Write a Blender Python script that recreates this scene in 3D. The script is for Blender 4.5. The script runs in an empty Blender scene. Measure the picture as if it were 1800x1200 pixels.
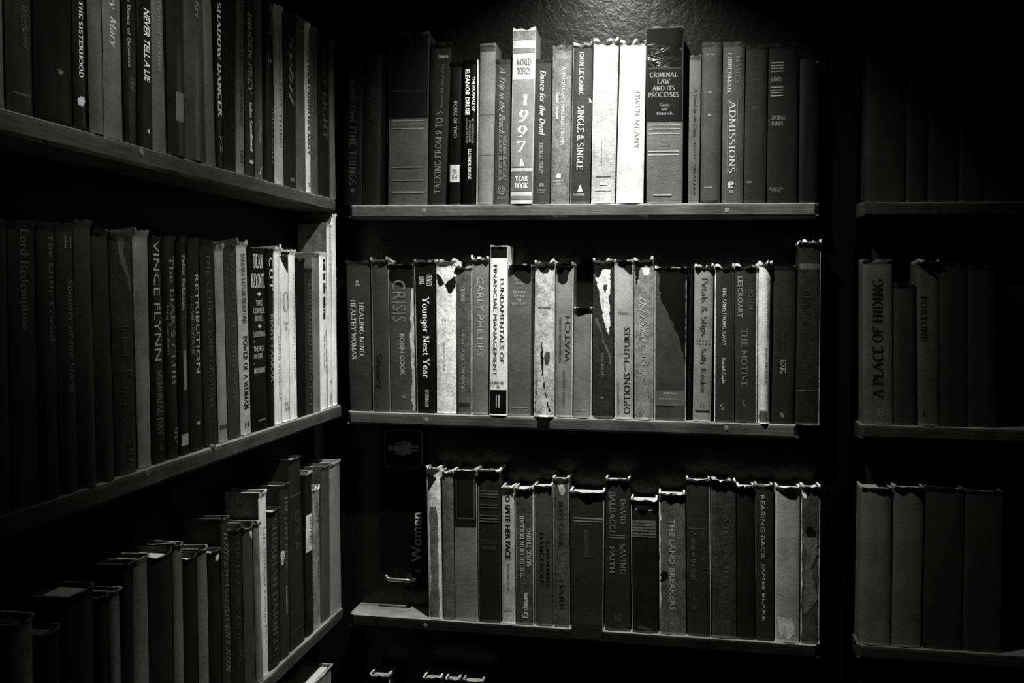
import bpy, math, random
from mathutils import Vector, noise
C = bpy.context.scene.collection
SC = bpy.context.scene

# ------------------------------------------------------------------ camera
# world: origin where the two shelf fronts meet, x runs along the back wall, -y towards the viewer,
# z = 0 is the top of the upper back shelf (1.75 m above the floor)
CF, YAW, PITCH, ROLL = 1719.8, .1687, -.0502, .0095
CP = Vector((.4834, -1.3664, -.124))
fw = Vector((-math.sin(YAW)*math.cos(PITCH), math.cos(YAW)*math.cos(PITCH), math.sin(PITCH)))
r0 = Vector((math.cos(YAW), math.sin(YAW), 0)); u0 = r0.cross(fw)
rt = math.cos(ROLL)*r0 + math.sin(ROLL)*u0; up = -math.sin(ROLL)*r0 + math.cos(ROLL)*u0
cam = bpy.data.objects.new('camera', bpy.data.cameras.new('camera')); C.objects.link(cam)
cam.data.sensor_width = 36; cam.data.lens = CF*36/1800; cam.data.clip_start = .05
from mathutils import Matrix
cam.matrix_world = Matrix(((rt.x, up.x, -fw.x, CP.x), (rt.y, up.y, -fw.y, CP.y), (rt.z, up.z, -fw.z, CP.z), (0, 0, 0, 1)))
SC.camera = cam

# ------------------------------------------------------------------ light
SC.view_settings.view_transform = 'Standard'; SC.view_settings.look = 'None'
SC.view_settings.exposure = 0; SC.view_settings.gamma = 1
w = bpy.data.worlds.new('World'); SC.world = w; w.use_nodes = True
w.node_tree.nodes['Background'].inputs[0].default_value = (1, 1, .96, 1)
w.node_tree.nodes['Background'].inputs[1].default_value = .008
LAMP = Vector((.365, -.30, .50)); AIM = Vector((.37, 0, -.45))
sp = bpy.data.objects.new('spot_lamp_light', bpy.data.lights.new('spot_lamp_light', 'SPOT')); C.objects.link(sp)
sp.data.energy = 64; sp.data.color = (1, 1, .97); sp.data.spot_size = math.radians(100); sp.data.spot_blend = .95
sp.data.shadow_soft_size = .012
sp.location = LAMP; sp.rotation_euler = (AIM-LAMP).to_track_quat('-Z', 'Y').to_euler()

LAMP2 = Vector((.45, -.62, .50)); AIM2 = Vector((0, -.58, .15))
sp2 = bpy.data.objects.new('left_spot_light', bpy.data.lights.new('left_spot_light', 'SPOT')); C.objects.link(sp2)
sp2.data.energy = 13; sp2.data.color = (1, 1, .97); sp2.data.spot_size = math.radians(48); sp2.data.spot_blend = .9; sp2.data.shadow_soft_size = .012
sp2.location = LAMP2; sp2.rotation_euler = (AIM2-LAMP2).to_track_quat('-Z', 'Y').to_euler()

# ------------------------------------------------------------------ helpers
def ray(px, py): return (rt*((px-900)/CF) - up*((py-600)/CF) + fw)
def proj(P):
    d = P-CP; k = d.dot(fw); return 900+CF*d.dot(rt)/k, 600-CF*d.dot(up)/k
class Plane:                       # a vertical front plane: U runs to the right as seen, N towards the viewer
    def __init__(s, U, N): s.U = Vector(U); s.N = Vector(N); s.Z = Vector((0, 0, 1))
    def P(s, u, z, n=0): return s.U*u + s.Z*z + s.N*n
    def hit(s, px, py, n=0):
        d = ray(px, py); t = (n - CP.dot(s.N))/d.dot(s.N); Q = CP+d*t
        return Q.dot(s.U), Q.z
    def u_at(s, px, z, n=0):       # u where height z shows at pixel column px
        py = 600
        for _ in range(12):
            u, _z = s.hit(px, py, n); py = proj(s.P(u, z, n))[1]
        return s.hit(px, py, n)[0]
    def z_at(s, u, py, n=0):
        a, b = -1.6, .8
        for _ in range(40):
            m = (a+b)/2
            if proj(s.P(u, m, n))[1] > py: a = m
            else: b = m
        return (a+b)/2
BACK = Plane((1, 0, 0), (0, -1, 0)); LEFT = Plane((0, 1, 0), (1, 0, 0))

MATS = {}; TG = [1]
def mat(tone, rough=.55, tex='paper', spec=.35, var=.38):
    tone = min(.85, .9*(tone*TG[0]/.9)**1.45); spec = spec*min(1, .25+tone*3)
    key = (round(tone, 4), rough, tex, round(spec, 3), var)
    if key in MATS: return MATS[key]
    m = bpy.data.materials.new('%s_%d' % (tex, len(MATS))); m.use_nodes = True; MATS[key] = m
    nt = m.node_tree; N = nt.nodes; L = nt.links; b = N['Principled BSDF']
    b.inputs['Roughness'].default_value = rough; b.inputs['Specular IOR Level'].default_value = spec
    tc = N.new('ShaderNodeTexCoord')
    def noi(scale, detail=4, vec=None, rough=.6):
        n = N.new('ShaderNodeTexNoise'); n.inputs['Scale'].default_value = scale; n.inputs['Detail'].default_value = detail
        n.inputs['Roughness'].default_value = rough
        L.new(vec or tc.outputs['Object'], n.inputs['Vector']); return n
    def mapv(sc):
        q = N.new('ShaderNodeMapping'); q.inputs['Scale'].default_value = sc; L.new(tc.outputs['Object'], q.inputs['Vector']); return q.outputs[0]
    def ramp(fac, a, bb, p0=.3, p1=.7):
        r = N.new('ShaderNodeValToRGB'); e = r.color_ramp.elements
        e[0].position = p0; e[1].position = p1; e[0].color = a; e[1].color = bb; L.new(fac, r.inputs[0]); return r.outputs[0]
    g = lambda t: (t, t*1.0, t*.965, 1)
    lo, hi = g(tone*(1-var)), g(min(.9, tone*(1+var)))
    if tex == 'wood':
        v = mapv((3, 40, 40)) if False else None
        q = N.new('ShaderNodeMapping'); q.inputs['Scale'].default_value = (6, 6, 130); L.new(tc.outputs['Object'], q.inputs['Vector'])
        n = noi(3, 8, q.outputs[0], .7); n2 = noi(9, 5)
        mx = N.new('ShaderNodeMix'); mx.data_type = 'FLOAT'; mx.inputs[0].default_value = .45
        L.new(n.outputs[0], mx.inputs[2]); L.new(n2.outputs[0], mx.inputs[3])
        L.new(ramp(mx.outputs[0], g(tone*.35), g(tone*1.8), .35, .66), b.inputs['Base Color']); h = n.outputs[0]; bs, bd = .7, .0012
    elif tex == 'paint':
        n = noi(85, 5, None, .6); n2 = noi(260, 3)
        b.inputs['Base Color'].default_value = g(tone)
        ad = N.new('ShaderNodeMath'); ad.operation = 'ADD'; L.new(n.outputs[0], ad.inputs[0])
        m2 = N.new('ShaderNodeMath'); m2.operation = 'MULTIPLY'; m2.inputs[1].default_value = .35; L.new(n2.outputs[0], m2.inputs[0]); L.new(m2.outputs[0], ad.inputs[1])
        h = ad.outputs[0]; bs, bd = .45, .0014
    elif tex == 'cloth':
        n = noi(22, 6); wv = noi(1, 2, mapv((900, 900, 2600)), .5); wh = noi(1, 3, mapv((160, 160, 1500)), .7)
        mx = N.new('ShaderNodeMix'); mx.data_type = 'FLOAT'; mx.inputs[0].default_value = .55
        L.new(n.outputs[0], mx.inputs[2]); L.new(wh.outputs[0], mx.inputs[3])
        L.new(ramp(mx.outputs[0], lo, hi, .38, .62), b.inputs['Base Color'])
        ad = N.new('ShaderNodeMath'); ad.operation = 'ADD'; L.new(wh.outputs[0], ad.inputs[0]); L.new(wv.outputs[0], ad.inputs[1])
        h = ad.outputs[0]; bs, bd = .6, .0006
    elif tex == 'worn':
        n = noi(70, 8, None, .75); n2 = noi(380, 6, None, .8)
        mx = N.new('ShaderNodeMix'); mx.data_type = 'FLOAT'; mx.inputs[0].default_value = .5
        L.new(n.outputs[0], mx.inputs[2]); L.new(n2.outputs[0], mx.inputs[3])
        L.new(ramp(mx.outputs[0], g(tone*.4), g(min(.9, tone*1.45)), .42, .58), b.inputs['Base Color']); h = mx.outputs[0]; bs, bd = .8, .0012
    elif tex == 'plastic':
        n = noi(2.2, 3, mapv((14, 14, 22)), .5); n.inputs['Distortion'].default_value = 1.6; b.inputs['Base Color'].default_value = g(tone)
        h = n.outputs[0]; bs, bd = .8, .0035; b.inputs['Roughness'].default_value = .22; b.inputs['Specular IOR Level'].default_value = .6
    elif tex == 'pages':
        n = noi(1, 2, mapv((1500, 1500, 3)), .5)
        L.new(ramp(n.outputs[0], g(tone*.6), g(tone), .35, .6), b.inputs['Base Color']); h = n.outputs[0]; bs, bd = .4, .0004
    else:
        n = noi(28, 7, None, .65); n2 = noi(600, 4, None, .8)
        mx = N.new('ShaderNodeMix'); mx.data_type = 'FLOAT'; mx.inputs[0].default_value = .5
        L.new(n.outputs[0], mx.inputs[2]); L.new(n2.outputs[0], mx.inputs[3])
        L.new(ramp(mx.outputs[0], lo, hi, .4, .6), b.inputs['Base Color']); h = mx.outputs[0]; bs, bd = .35, .0007
    bp = N.new('ShaderNodeBump'); bp.inputs['Strength'].default_value = bs; bp.inputs['Distance'].default_value = bd
    L.new(h, bp.inputs['Height']); L.new(bp.outputs[0], b.inputs['Normal'])
    return m

def mesh_obj(name, vs, fs, mats, parent=None, midx=None, smooth=False):
    me = bpy.data.meshes.new(name); me.from_pydata([tuple(v) for v in vs], [], fs)
    for m in (mats if isinstance(mats, list) else [mats]): me.materials.append(m)
    if midx: me.polygons.foreach_set('material_index', midx)
    if smooth: me.polygons.foreach_set('use_smooth', [True]*len(me.polygons))
    me.update(); o = bpy.data.objects.new(name, me); C.objects.link(o)
    if parent: o.parent = parent
    return o
def tag(o, label=None, cat=None, group=None, kind=None):
    if label: o['label'] = label
    if cat: o['category'] = cat
    if group: o['group'] = group
    if kind: o['kind'] = kind
    return o
def boxvf(p, q, vs, fs, M=None):
    n = len(vs)
    for z in (p[2], q[2]):
        for x, y in ((p[0], p[1]), (q[0], p[1]), (q[0], q[1]), (p[0], q[1])): vs.append(Vector((x, y, z)))
    for f in ((3, 2, 1, 0), (4, 5, 6, 7), (0, 1, 5, 4), (1, 2, 6, 5), (2, 3, 7, 6), (3, 0, 4, 7)): fs.append(tuple(n+i for i in f))
def box(name, p, q, m, parent=None):
    vs, fs = [], []; boxvf(p, q, vs, fs); return mesh_obj(name, vs, fs, m, parent)
def tubevf(pts, r, vs, fs, seg=14, cap=True):
    rings = []
    for i, p in enumerate(pts):
        p = Vector(p); t = (Vector(pts[min(i+1, len(pts)-1)])-Vector(pts[max(i-1, 0)])).normalized()
        a = t.orthogonal().normalized() if i == 0 else (la - t*la.dot(t)).normalized()
        la = a; bb = t.cross(a); rr = r[i] if isinstance(r, (list, tuple)) else r
        rings.append(len(vs))
        for k in range(seg):
            an = 2*math.pi*k/seg; vs.append(p+(a*math.cos(an)+bb*math.sin(an))*rr)
    for i in range(len(rings)-1):
        for k in range(seg):
            k2 = (k+1) % seg; fs.append((rings[i]+k, rings[i]+k2, rings[i+1]+k2, rings[i+1]+k))
    if cap:
        fs.append(tuple(rings[0]+k for k in reversed(range(seg)))); fs.append(tuple(rings[-1]+k for k in range(seg)))
def tube(name, pts, r, m, parent=None, seg=14, cap=True):
    vs, fs = [], []; tubevf(pts, r, vs, fs, seg, cap); return mesh_obj(name, vs, fs, m, parent, smooth=True)
def sstep(a, b, x):
    t = max(0, min(1, (x-a)/(b-a))); return t*t*(3-2*t)

# ------------------------------------------------------------------ room
PAINT = mat(.022, .27, 'paint', 1.5); TRIM = mat(.005, .8, 'paint', .1); PANEL = mat(.02, .7, 'paint', .3)
PD = .055                                                     # panels stand this far behind the shelf fronts
def struct(name, p, q, m): return tag(box(name, p, q, m), kind='structure')
FLOORZ = -1.75
struct('floor', (-.3, -3.2, FLOORZ-.05), (2.6, .3, FLOORZ), mat(.03, .6, 'wood'))
struct('ceiling', (-.3, -3.2, .85), (2.6, .3, .9), mat(.02, .8, 'paint'))
struct('wall_left', (-PD-.12, -3.2, FLOORZ), (-PD, PD, .85), PANEL)
XD = BACK.u_at(1446, -.3); XE = BACK.u_at(1506, -.3)
struct('wall_back', (XE, PD, FLOORZ), (2.6, PD+.12, .85), PANEL)
struct('door_1', (-PD, PD, FLOORZ), (XD, PD+.045, .84), PAINT)
struct('trim_1', (XD+.004, .03, FLOORZ), (XE-.004, PD+.1, .84), TRIM)

WOOD = mat(.12, .6, 'wood', .3); WOOD_SHADED = mat(.035, .6, 'wood', .3); EDGE = mat(.3, .6, 'wood', .3)  # same wood darkened for shaded boards, paled for lit and worn tops
SCREW = mat(.3, .4, 'paper', .6); SHT = .0185
def shelf(plane, ua, ub, z, label, screws=(), chips=(), m=WOOD, depth=PD, group='painted shelf boards', seed=1):
    # long board with a worn, slightly wavy front edge
    org = plane.P(ua, z-SHT, -depth); e = bpy.data.objects.new('shelf_board', None)
    n = max(8, int((ub-ua)/.006)); vs, fs = [], []
    prof = [(-depth+.001, 0), (-.003, 0), (-.0008, -.0012), (0, -.004), (0, -SHT+.003), (-.002, -SHT), (-depth+.001, -SHT)]
    for i in range(n+1):
        u = ua+(ub-ua)*i/n
        for j, (d, h) in enumerate(prof):
            w_ = noise.noise(Vector((u*35, seed*7.3, j*.6)))*.0009 + noise.noise(Vector((u*180, seed, j)))*.0005
            endr = .006*(max(0, 1-(u-ua)/.006)**2+max(0, 1-(ub-u)/.006)**2)
            if 1 <= j <= 4: d = d+w_-endr
            if j in (1, 2): h = h-abs(w_)*.6
            vs.append(plane.P(u, z+h, d)-org)
    k = len(prof)
    for i in range(n):
        for j in range(k):
            a, b = i*k+j, i*k+(j+1) % k; fs.append((a, a+k, b+k, b))
    fs.append(tuple(range(k))); fs.append(tuple(n*k+j for j in reversed(range(k))))
    o = mesh_obj('shelf_board', vs, fs, [m, EDGE if 'far right' not in group else mat(.1, .6, 'wood', .2)], None, [1 if i < n*k and i % k in (0, 1) else 0 for i in range(len(fs))]); o.location = org; bpy.data.objects.remove(e)  # top faces take the paler lit wood, dimmer on the far right
    tag(o, label, 'shelf', group)
    for px, py in screws:
        u, zz = plane.hit(px, py); cx = []
        vs, fs = [], []
        tubevf([plane.P(u, zz, -.003)-org, plane.P(u, zz, .0006)-org], [.0034, .003], vs, fs, 20)
        for a in (0, 1):
            q = .0026; t_ = .0006
            A = [(-q, -t_), (q, -t_), (q, t_), (-q, t_)] if a else [(-t_, -q), (t_, -q), (t_, q), (-t_, q)]
            nn = len(vs)
            for (x, y) in A: vs.append(plane.P(u+x, zz+y, .0009)-org)
            for (x, y) in A: vs.append(plane.P(u+x, zz+y, .0004)-org)
            fs += [(nn, nn+1, nn+2, nn+3), (nn, nn+4, nn+5, nn+1), (nn+1, nn+5, nn+6, nn+2), (nn+2, nn+6, nn+7, nn+3), (nn+3, nn+7, nn+4, nn)]
        mesh_obj('screw', vs, fs, SCREW, o)
    return o
ZR = (0, -.30, -.6014); ZL = (.0055, -.2905, -.5926)
UE = BACK.u_at(1441, -.3)
shelf(BACK, BACK.u_at(612, 0), BACK.u_at(1440, 0), 0, 'top grey wooden shelf board of the lamp lit back case', [(745, 370), (1278, 369)], group='shelf boards of the back case', seed=1)
shelf(BACK, BACK.u_at(610, -.3), BACK.u_at(1404, -.3), -.30, 'middle grey wooden shelf board with cracked front edge on the back case', [(750, 737), (1277, 752)], group='shelf boards of the back case', seed=2)
shelf(BACK, BACK.u_at(614, -.6), BACK.u_at(1441, -.6), ZR[2], 'dark shelf board with lit top under the restroom sign', [(748, 1098)], m=WOOD_SHADED, group='shelf boards of the back case', seed=3)
shelf(BACK, .02, UE, -.905, 'lowest shelf board of the back case, below the frame edge', m=WOOD_SHADED, group='shelf boards of the back case', seed=4)
shelf(LEFT, -1.0, LEFT.u_at(592, 0), ZL[0], 'top grey shelf board on the left wall', [(248, 267)], group='shelf boards of the left wall', seed=5)
shelf(LEFT, -1.0, LEFT.u_at(602, -.3), ZL[1], 'middle wooden shelf board with rounded end on the left wall', [(259, 832), (376, 786)], group='shelf boards of the left wall', seed=6)
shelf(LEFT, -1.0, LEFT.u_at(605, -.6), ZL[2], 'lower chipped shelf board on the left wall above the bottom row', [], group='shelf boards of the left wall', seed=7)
shelf(LEFT, -1.0, -.01, -.895, 'lowest shelf board on the left wall, below the frame edge', m=WOOD_SHADED, group='shelf boards of the left wall', seed=8)
ZU = (0, BACK.hit(1516, 745.5)[1], BACK.hit(1512, 1133)[1])
shelf(BACK, BACK.u_at(1512, 0), 1.9, 0, 'top shelf board of the dark case on the far right', m=WOOD_SHADED, group='shelf boards of the far right case', seed=9)
shelf(BACK, BACK.u_at(1511, -.3), 1.9, ZU[1], 'middle shelf board of the dark case on the far right', m=WOOD_SHADED, group='shelf boards of the far right case', seed=10)
shelf(BACK, BACK.u_at(1507, -.6), 1.9, ZU[2], 'lower shelf board of the dark case on the far right', m=WOOD_SHADED, group='shelf boards of the far right case', seed=11)

# restroom sign (turned on its side) and lever handle on the hidden door panel
SN = -PD
def sgn(px, py, d=.0): u, z = BACK.hit(px, py, SN+.001); return BACK.P(u, z, SN+d)
def flatmesh(name, polys, m, parent, org, d0, d1):
    vs, fs = [], []
    for poly in polys:
        n = len(vs); k = len(poly)
        for px, py in poly: vs.append(sgn(px, py, d0)-org)
        for px, py in poly: vs.append(sgn(px, py, d1)-org)
        fs.append(tuple(n+k+i for i in reversed(range(k))))
        for i in range(k): fs.append((n+i, n+(i+1) % k, n+k+(i+1) % k, n+k+i))
    return mesh_obj(name, vs, fs, m, parent)
org = sgn(710, 1000)
sign = bpy.data.objects.new('restroom_sign', None); C.objects.link(sign); sign.location = org
tag(sign, 'dark restroom sign turned sideways on the panel left of the third row books', 'sign')
plate = flatmesh('sign_plate', [[(668, 748), (750, 748), (751, 999), (669, 997)]], mat(.012, .5, 'paper', .4), sign, org, .0002, .002)
SG = mat(.5, .5, 'paper', .4)
def arc(cx, cy, rx, ry, a0, a1, n): return [(cx+rx*math.cos(math.radians(a0+(a1-a0)*i/n)), cy+ry*math.sin(math.radians(a0+(a1-a0)*i/n))) for i in range(n+1)]
oc = arc(735, 764, 8, 8, -90, 0, 6)+arc(735, 813, 8, 8, 0, 90, 6)+arc(685, 813, 8, 8, 90, 180, 6)+arc(685, 764, 8, 8, 180, 270, 6)
ic = arc(735, 764, 7, 7, -90, 0, 6)+arc(735, 813, 7, 7, 0, 90, 6)+arc(685, 813, 7, 7, 90, 180, 6)+arc(685, 764, 7, 7, 180, 270, 6)
fr = [[oc[i], oc[(i+1) % len(oc)], ic[(i+1) % len(oc)], ic[i]] for i in range(len(oc))]
flatmesh('sign_border', fr, SG, plate, org, .002, .0028)
flatmesh('woman_pictogram', [arc(687, 787, 5, 5, 0, 345, 22), [(693, 783), (696, 780), (723, 776), (724, 799), (696, 794), (693, 791)],
    [(694, 780), (700, 777), (714, 773.5), (715, 776), (698, 783)], [(694, 793), (697, 797), (712, 801.5), (714, 799), (698, 792)],
    [(723, 782.5), (737, 782.5), (737, 786.5), (723, 786.5)], [(723, 789), (737, 789), (737, 793), (723, 793)]], SG, plate, org, .002, .003)
def text_mesh(s, bold=0, shear=0, sx=1):
    cu = bpy.data.curves.new('t', 'FONT'); cu.body = s; cu.size = 1; cu.resolution_u = 2; cu.offset = bold; cu.shear = shear; cu.space_character = sx
    o = bpy.data.objects.new('t', cu); me = o.to_mesh()
    vs = [v.co.copy() for v in me.vertices]; fs = [tuple(p.vertices) for p in me.polygons]
    o.to_mesh_clear(); bpy.data.objects.remove(o); bpy.data.curves.remove(cu)
    return vs, fs
# a small book-serif alphabet: skeleton strokes drawn with a broad pen (uprights thick, level strokes thin) and slab serifs
# L = polyline x y x y..., A = arc cx cy rx ry from to; letter widths first; cap height 1, x-height .64
SERIF = {
'A': '.86|L .08 0 .42 1;L .42 1 .78 0;L .2 .34 .66 .34', 'B': '.7|L .16 0 .16 1;L .16 1 .38 1;L .16 .53 .38 .53;L .16 0 .4 0;A .38 .765 .22 .235 90 -90;A .4 .265 .25 .265 90 -90',
'C': '.76|A .44 .5 .34 .5 48 312', 'D': '.8|L .16 0 .16 1;L .16 1 .36 1;L .16 0 .36 0;A .36 .5 .36 .5 90 -90', 'E': '.66|L .16 0 .16 1;L .16 1 .58 1 .58 .84;L .16 .52 .46 .52;L .16 0 .6 0 .6 .17',
'F': '.62|L .16 0 .16 1;L .16 1 .57 1 .57 .84;L .16 .52 .46 .52', 'G': '.82|A .44 .5 .34 .5 48 300;L .7 .08 .7 .42', 'H': '.84|L .16 0 .16 1;L .68 0 .68 1;L .16 .52 .68 .52',
'I': '.36|L .18 0 .18 1', 'J': '.42|L .25 .12 .25 1;A .1 .12 .15 .2 0 -100', 'K': '.8|L .16 0 .16 1;L .18 .42 .66 1;L .34 .6 .7 0', 'L': '.62|L .16 0 .16 1;L .16 0 .58 0 .58 .18',
'M': '1|L .15 0 .15 1;L .17 1 .49 .1;L .49 .1 .82 1;L .84 0 .84 1', 'N': '.84|L .15 0 .15 1;L .15 1 .69 .02;L .69 0 .69 1', 'O': '.84|A .42 .5 .34 .5 0 360', 'P': '.66|L .16 0 .16 1;L .16 1 .36 1;L .16 .47 .36 .47;A .36 .735 .23 .265 90 -90',
'Q': '.84|A .42 .5 .34 .5 0 360;L .42 .06 .76 -.2', 'R': '.76|L .16 0 .16 1;L .16 1 .36 1;L .16 .5 .38 .5;A .36 .75 .22 .25 90 -90;L .38 .5 .7 0', 'S': '.6|A .3 .745 .2 .255 40 270;A .3 .255 .22 .255 90 -140',
'T': '.72|L .36 0 .36 1;L .08 .84 .08 1 .64 1 .64 .84', 'U': '.82|L .15 .3 .15 1;L .67 .3 .67 1;A .41 .3 .26 .3 180 360', 'V': '.8|L .08 1 .4 0;L .4 0 .72 1', 'W': '1.12|L .08 1 .34 0;L .34 0 .56 .85;L .56 .85 .78 0;L .78 0 1.04 1',
'X': '.8|L .1 0 .7 1;L .1 1 .7 0', 'Y': '.76|L .08 1 .38 .48;L .68 1 .38 .48;L .38 .48 .38 0', 'Z': '.68|L .1 .84 .1 1 .58 1 .08 0 .6 0 .6 .17',
'a': '.52|L .4 0 .4 .42;A .24 .44 .16 .2 0 150;A .22 .18 .15 .19 60 330', 'b': '.58|L .13 0 .13 1;A .3 .32 .2 .32 0 360', 'c': '.5|A .3 .32 .22 .32 50 310', 'd': '.58|L .44 0 .44 1;A .27 .32 .2 .32 0 360', 'e': '.52|L .09 .36 .46 .36;A .28 .32 .2 .32 8 320',
'f': '.36|L .16 0 .16 .78;A .3 .78 .14 .22 180 50;L .04 .62 .3 .62', 'g': '.56|A .27 .36 .19 .26 0 360;L .45 .6 .45 -.1;A .26 -.1 .19 .2 0 -150', 'h': '.6|L .13 0 .13 1;A .3 .38 .17 .26 150 0;L .47 0 .47 .38', 'i': '.3|L .15 0 .15 .64;L .15 .84 .15 .95',
'j': '.3|L .17 -.1 .17 .64;A .04 -.1 .13 .2 0 -90;L .17 .84 .17 .95', 'k': '.58|L .13 0 .13 1;L .15 .26 .46 .64;L .25 .38 .5 0', 'l': '.28|L .14 0 .14 1', 'm': '.9|L .13 0 .13 .64;A .29 .38 .16 .26 150 0;L .45 0 .45 .38;A .61 .38 .16 .26 180 0;L .77 0 .77 .38',
'n': '.6|L .13 0 .13 .64;A .3 .38 .17 .26 150 0;L .47 0 .47 .38', 'o': '.56|A .28 .32 .21 .32 0 360', 'p': '.58|L .13 -.3 .13 .64;A .3 .32 .2 .32 0 360', 'q': '.58|L .44 -.3 .44 .64;A .27 .32 .2 .32 0 360', 'r': '.44|L .13 0 .13 .64;A .29 .42 .16 .22 170 50',
's': '.44|A .22 .47 .14 .17 40 270;A .22 .17 .15 .17 90 -140', 't': '.36|L .15 .14 .15 .84;L .04 .62 .3 .62;A .27 .14 .12 .14 180 320', 'u': '.6|L .13 .24 .13 .64;A .29 .24 .16 .24 180 350;L .46 0 .46 .64', 'v': '.54|L .06 .64 .27 0;L .27 0 .48 .64',
'w': '.78|L .06 .64 .23 0;L .23 0 .39 .56;L .39 .56 .55 0;L .55 0 .72 .64', 'x': '.54|L .07 0 .47 .64;L .07 .64 .47 0', 'y': '.54|L .06 .64 .27 0;L .48 .64 .22 -.26', 'z': '.5|L .08 .54 .08 .64 .42 .64 .07 0 .43 0 .43 .12',
'1': '.5|L .26 0 .26 1;L .1 .84 .26 1', '9': '.6|A .3 .68 .2 .3 0 360;L .5 .68 .42 .3 .18 -.02', '7': '.6|L .1 .84 .1 1 .54 1 .22 0', '5': '.58|L .48 1 .16 1 .14 .58;A .28 .3 .22 .3 120 -130', '&': '.84|A .34 .77 .16 .22 -30 230;L .24 .62 .76 0;A .34 .26 .24 .27 150 330;L .54 .14 .68 .44', '4': '.6|L .4 0 .4 1;L .4 1 .06 .3 .56 .3', ',': '.24|L .12 .06 .08 -.14', '.': '.24|L .12 0 .12 .1', "'": '.2|L .1 1 .1 .82', '?': '.5|A .24 .78 .16 .22 170 -60;L .24 .5 .24 .25;L .24 0 .24 .1', '-': '.4|L .06 .35 .34 .35', 'É': '.66|L .16 0 .16 1;L .16 1 .58 1 .58 .84;L .16 .52 .46 .52;L .16 0 .6 0 .6 .17;L .3 1.08 .44 1.22', ' ': '.32|'}
def serif_mesh(s_, shear=0, thick=.15, thin=.05):
    vs, fs = [], []
    def quad(a, b, c, d): n = len(vs); vs.extend((a, b, c, d)); fs.append((n, n+1, n+2, n+3))
    lines = s_.split('\n'); wid = []
    for ln in lines: wid.append(sum(float(SERIF.get(ch, SERIF['o']).split('|')[0])+.06 for ch in ln))
    for li, ln in enumerate(lines):
        x0 = (max(wid)-wid[li])/2; y0 = -li*1.45
        for ch in ln:
            w_, body = SERIF.get(ch, SERIF['o']).split('|'); xh = .64 if ch.islower() else 1
            for st in filter(None, body.split(';')):
                p = st.split(); q = list(map(float, p[1:])); curve = p[0] == 'A'
                if curve:
                    n = max(6, int(abs(q[5]-q[4])/18)); pts = [(q[0]+q[2]*math.cos(math.radians(q[4]+(q[5]-q[4])*i/n)), q[1]+q[3]*math.sin(math.radians(q[4]+(q[5]-q[4])*i/n))) for i in range(n+1)]
                else: pts = list(zip(q[::2], q[1::2]))
                segs = [((pts[i][0], pts[i][1]), (pts[i+1][0], pts[i+1][1])) for i in range(len(pts)-1)]
                def off(i):          # half width vector at point i
                    a = pts[max(i-1, 0)] if curve else pts[i]; b = pts[min(i+1, len(pts)-1)]
                    dx, dy = b[0]-a[0], b[1]-a[1]; l = math.hypot(dx, dy) or 1
                    t = abs(dy)/l; hw = (thin+(thick-thin)*t**1.5)/2
                    if not curve and dx*dy > 0 and abs(dx) > .15*abs(dy): hw = thin*.7
                    return -dy/l*hw, dx/l*hw
                for i in range(len(segs)):
                    a, b = segs[i]; oa = off(i); ob = off(i+1) if curve else oa
                    quad((x0+a[0]-oa[0], y0+a[1]-oa[1]), (x0+a[0]+oa[0], y0+a[1]+oa[1]), (x0+b[0]+ob[0], y0+b[1]+ob[1]), (x0+b[0]-ob[0], y0+b[1]-ob[1]))
                if not curve:
                    for e_, o_ in ((pts[0], pts[1]), (pts[-1], pts[-2])):
                        steep = abs(e_[1]-o_[1]) > 1.1*abs(e_[0]-o_[0]) and abs(e_[1]-o_[1]) > .3
                        if steep and min(abs(e_[1]), abs(e_[1]-xh), abs(e_[1]-1), abs(e_[1]+.3)) < .03 and not (ch in 'VWvwMN' and e_[1] < .12 and ch not in 'MN') and not (ch == 'A' and e_[1] > .5):
                            y = e_[1]; w2 = .15 if y > .9 or xh == 1 else .11; y1 = y-thin if y > .3 else y; sx0 = -w2; sx1 = w2
                            if ch.islower() and y > .3: sx1 = .03
                            quad((x0+e_[0]+sx0, y0+y1), (x0+e_[0]+sx1, y0+y1), (x0+e_[0]+sx1, y0+y1+thin), (x0+e_[0]+sx0, y0+y1+thin))
            x0 += float(w_)+.06
    return [Vector((x+shear*y, y, 0)) for x, y in vs], fs
tv, tf = text_mesh('Women', .02)
x0, x1 = min(v.x for v in tv), max(v.x for v in tv); y0, y1 = min(v.y for v in tv), max(v.y for v in tv)
mesh_obj('sign_lettering', [sgn(724+(1-(v.y-y0)/(y1-y0))*18, 987-(v.x-x0)/(x1-x0)*87, .0028)-org for v in tv], tf, SG, plate)
CH = mat(.6, .22, 'paper', .8); CH.node_tree.nodes['Principled BSDF'].inputs['Metallic'].default_value = 1
org = sgn(700, 1016); hd = bpy.data.objects.new('lever_handle', None); C.objects.link(hd); hd.location = org
tag(hd, 'polished metal lever handle with bent end below the restroom sign', 'door handle')
def hp(px, py, d): u, z = BACK.hit(px, py, SN+d); return BACK.P(u, z, SN+d)-org
tube('lever', [hp(729, 1021, .022), hp(715, 1020, .024), hp(695, 1018.5, .024), hp(684, 1017.5, .024), hp(679.5, 1015, .024), hp(678.5, 1009, .023)], [.0022, .003, .0033, .0033, .0033, .0028], CH, hd)
tube('spindle', [hp(727, 1020, .001), hp(727, 1020, .024)], .004, mat(.05, .4), hd)
tube('rose', [hp(727, 1020, .0005), hp(727, 1020, .005)], .013, mat(.04, .4), hd, 28)

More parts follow.
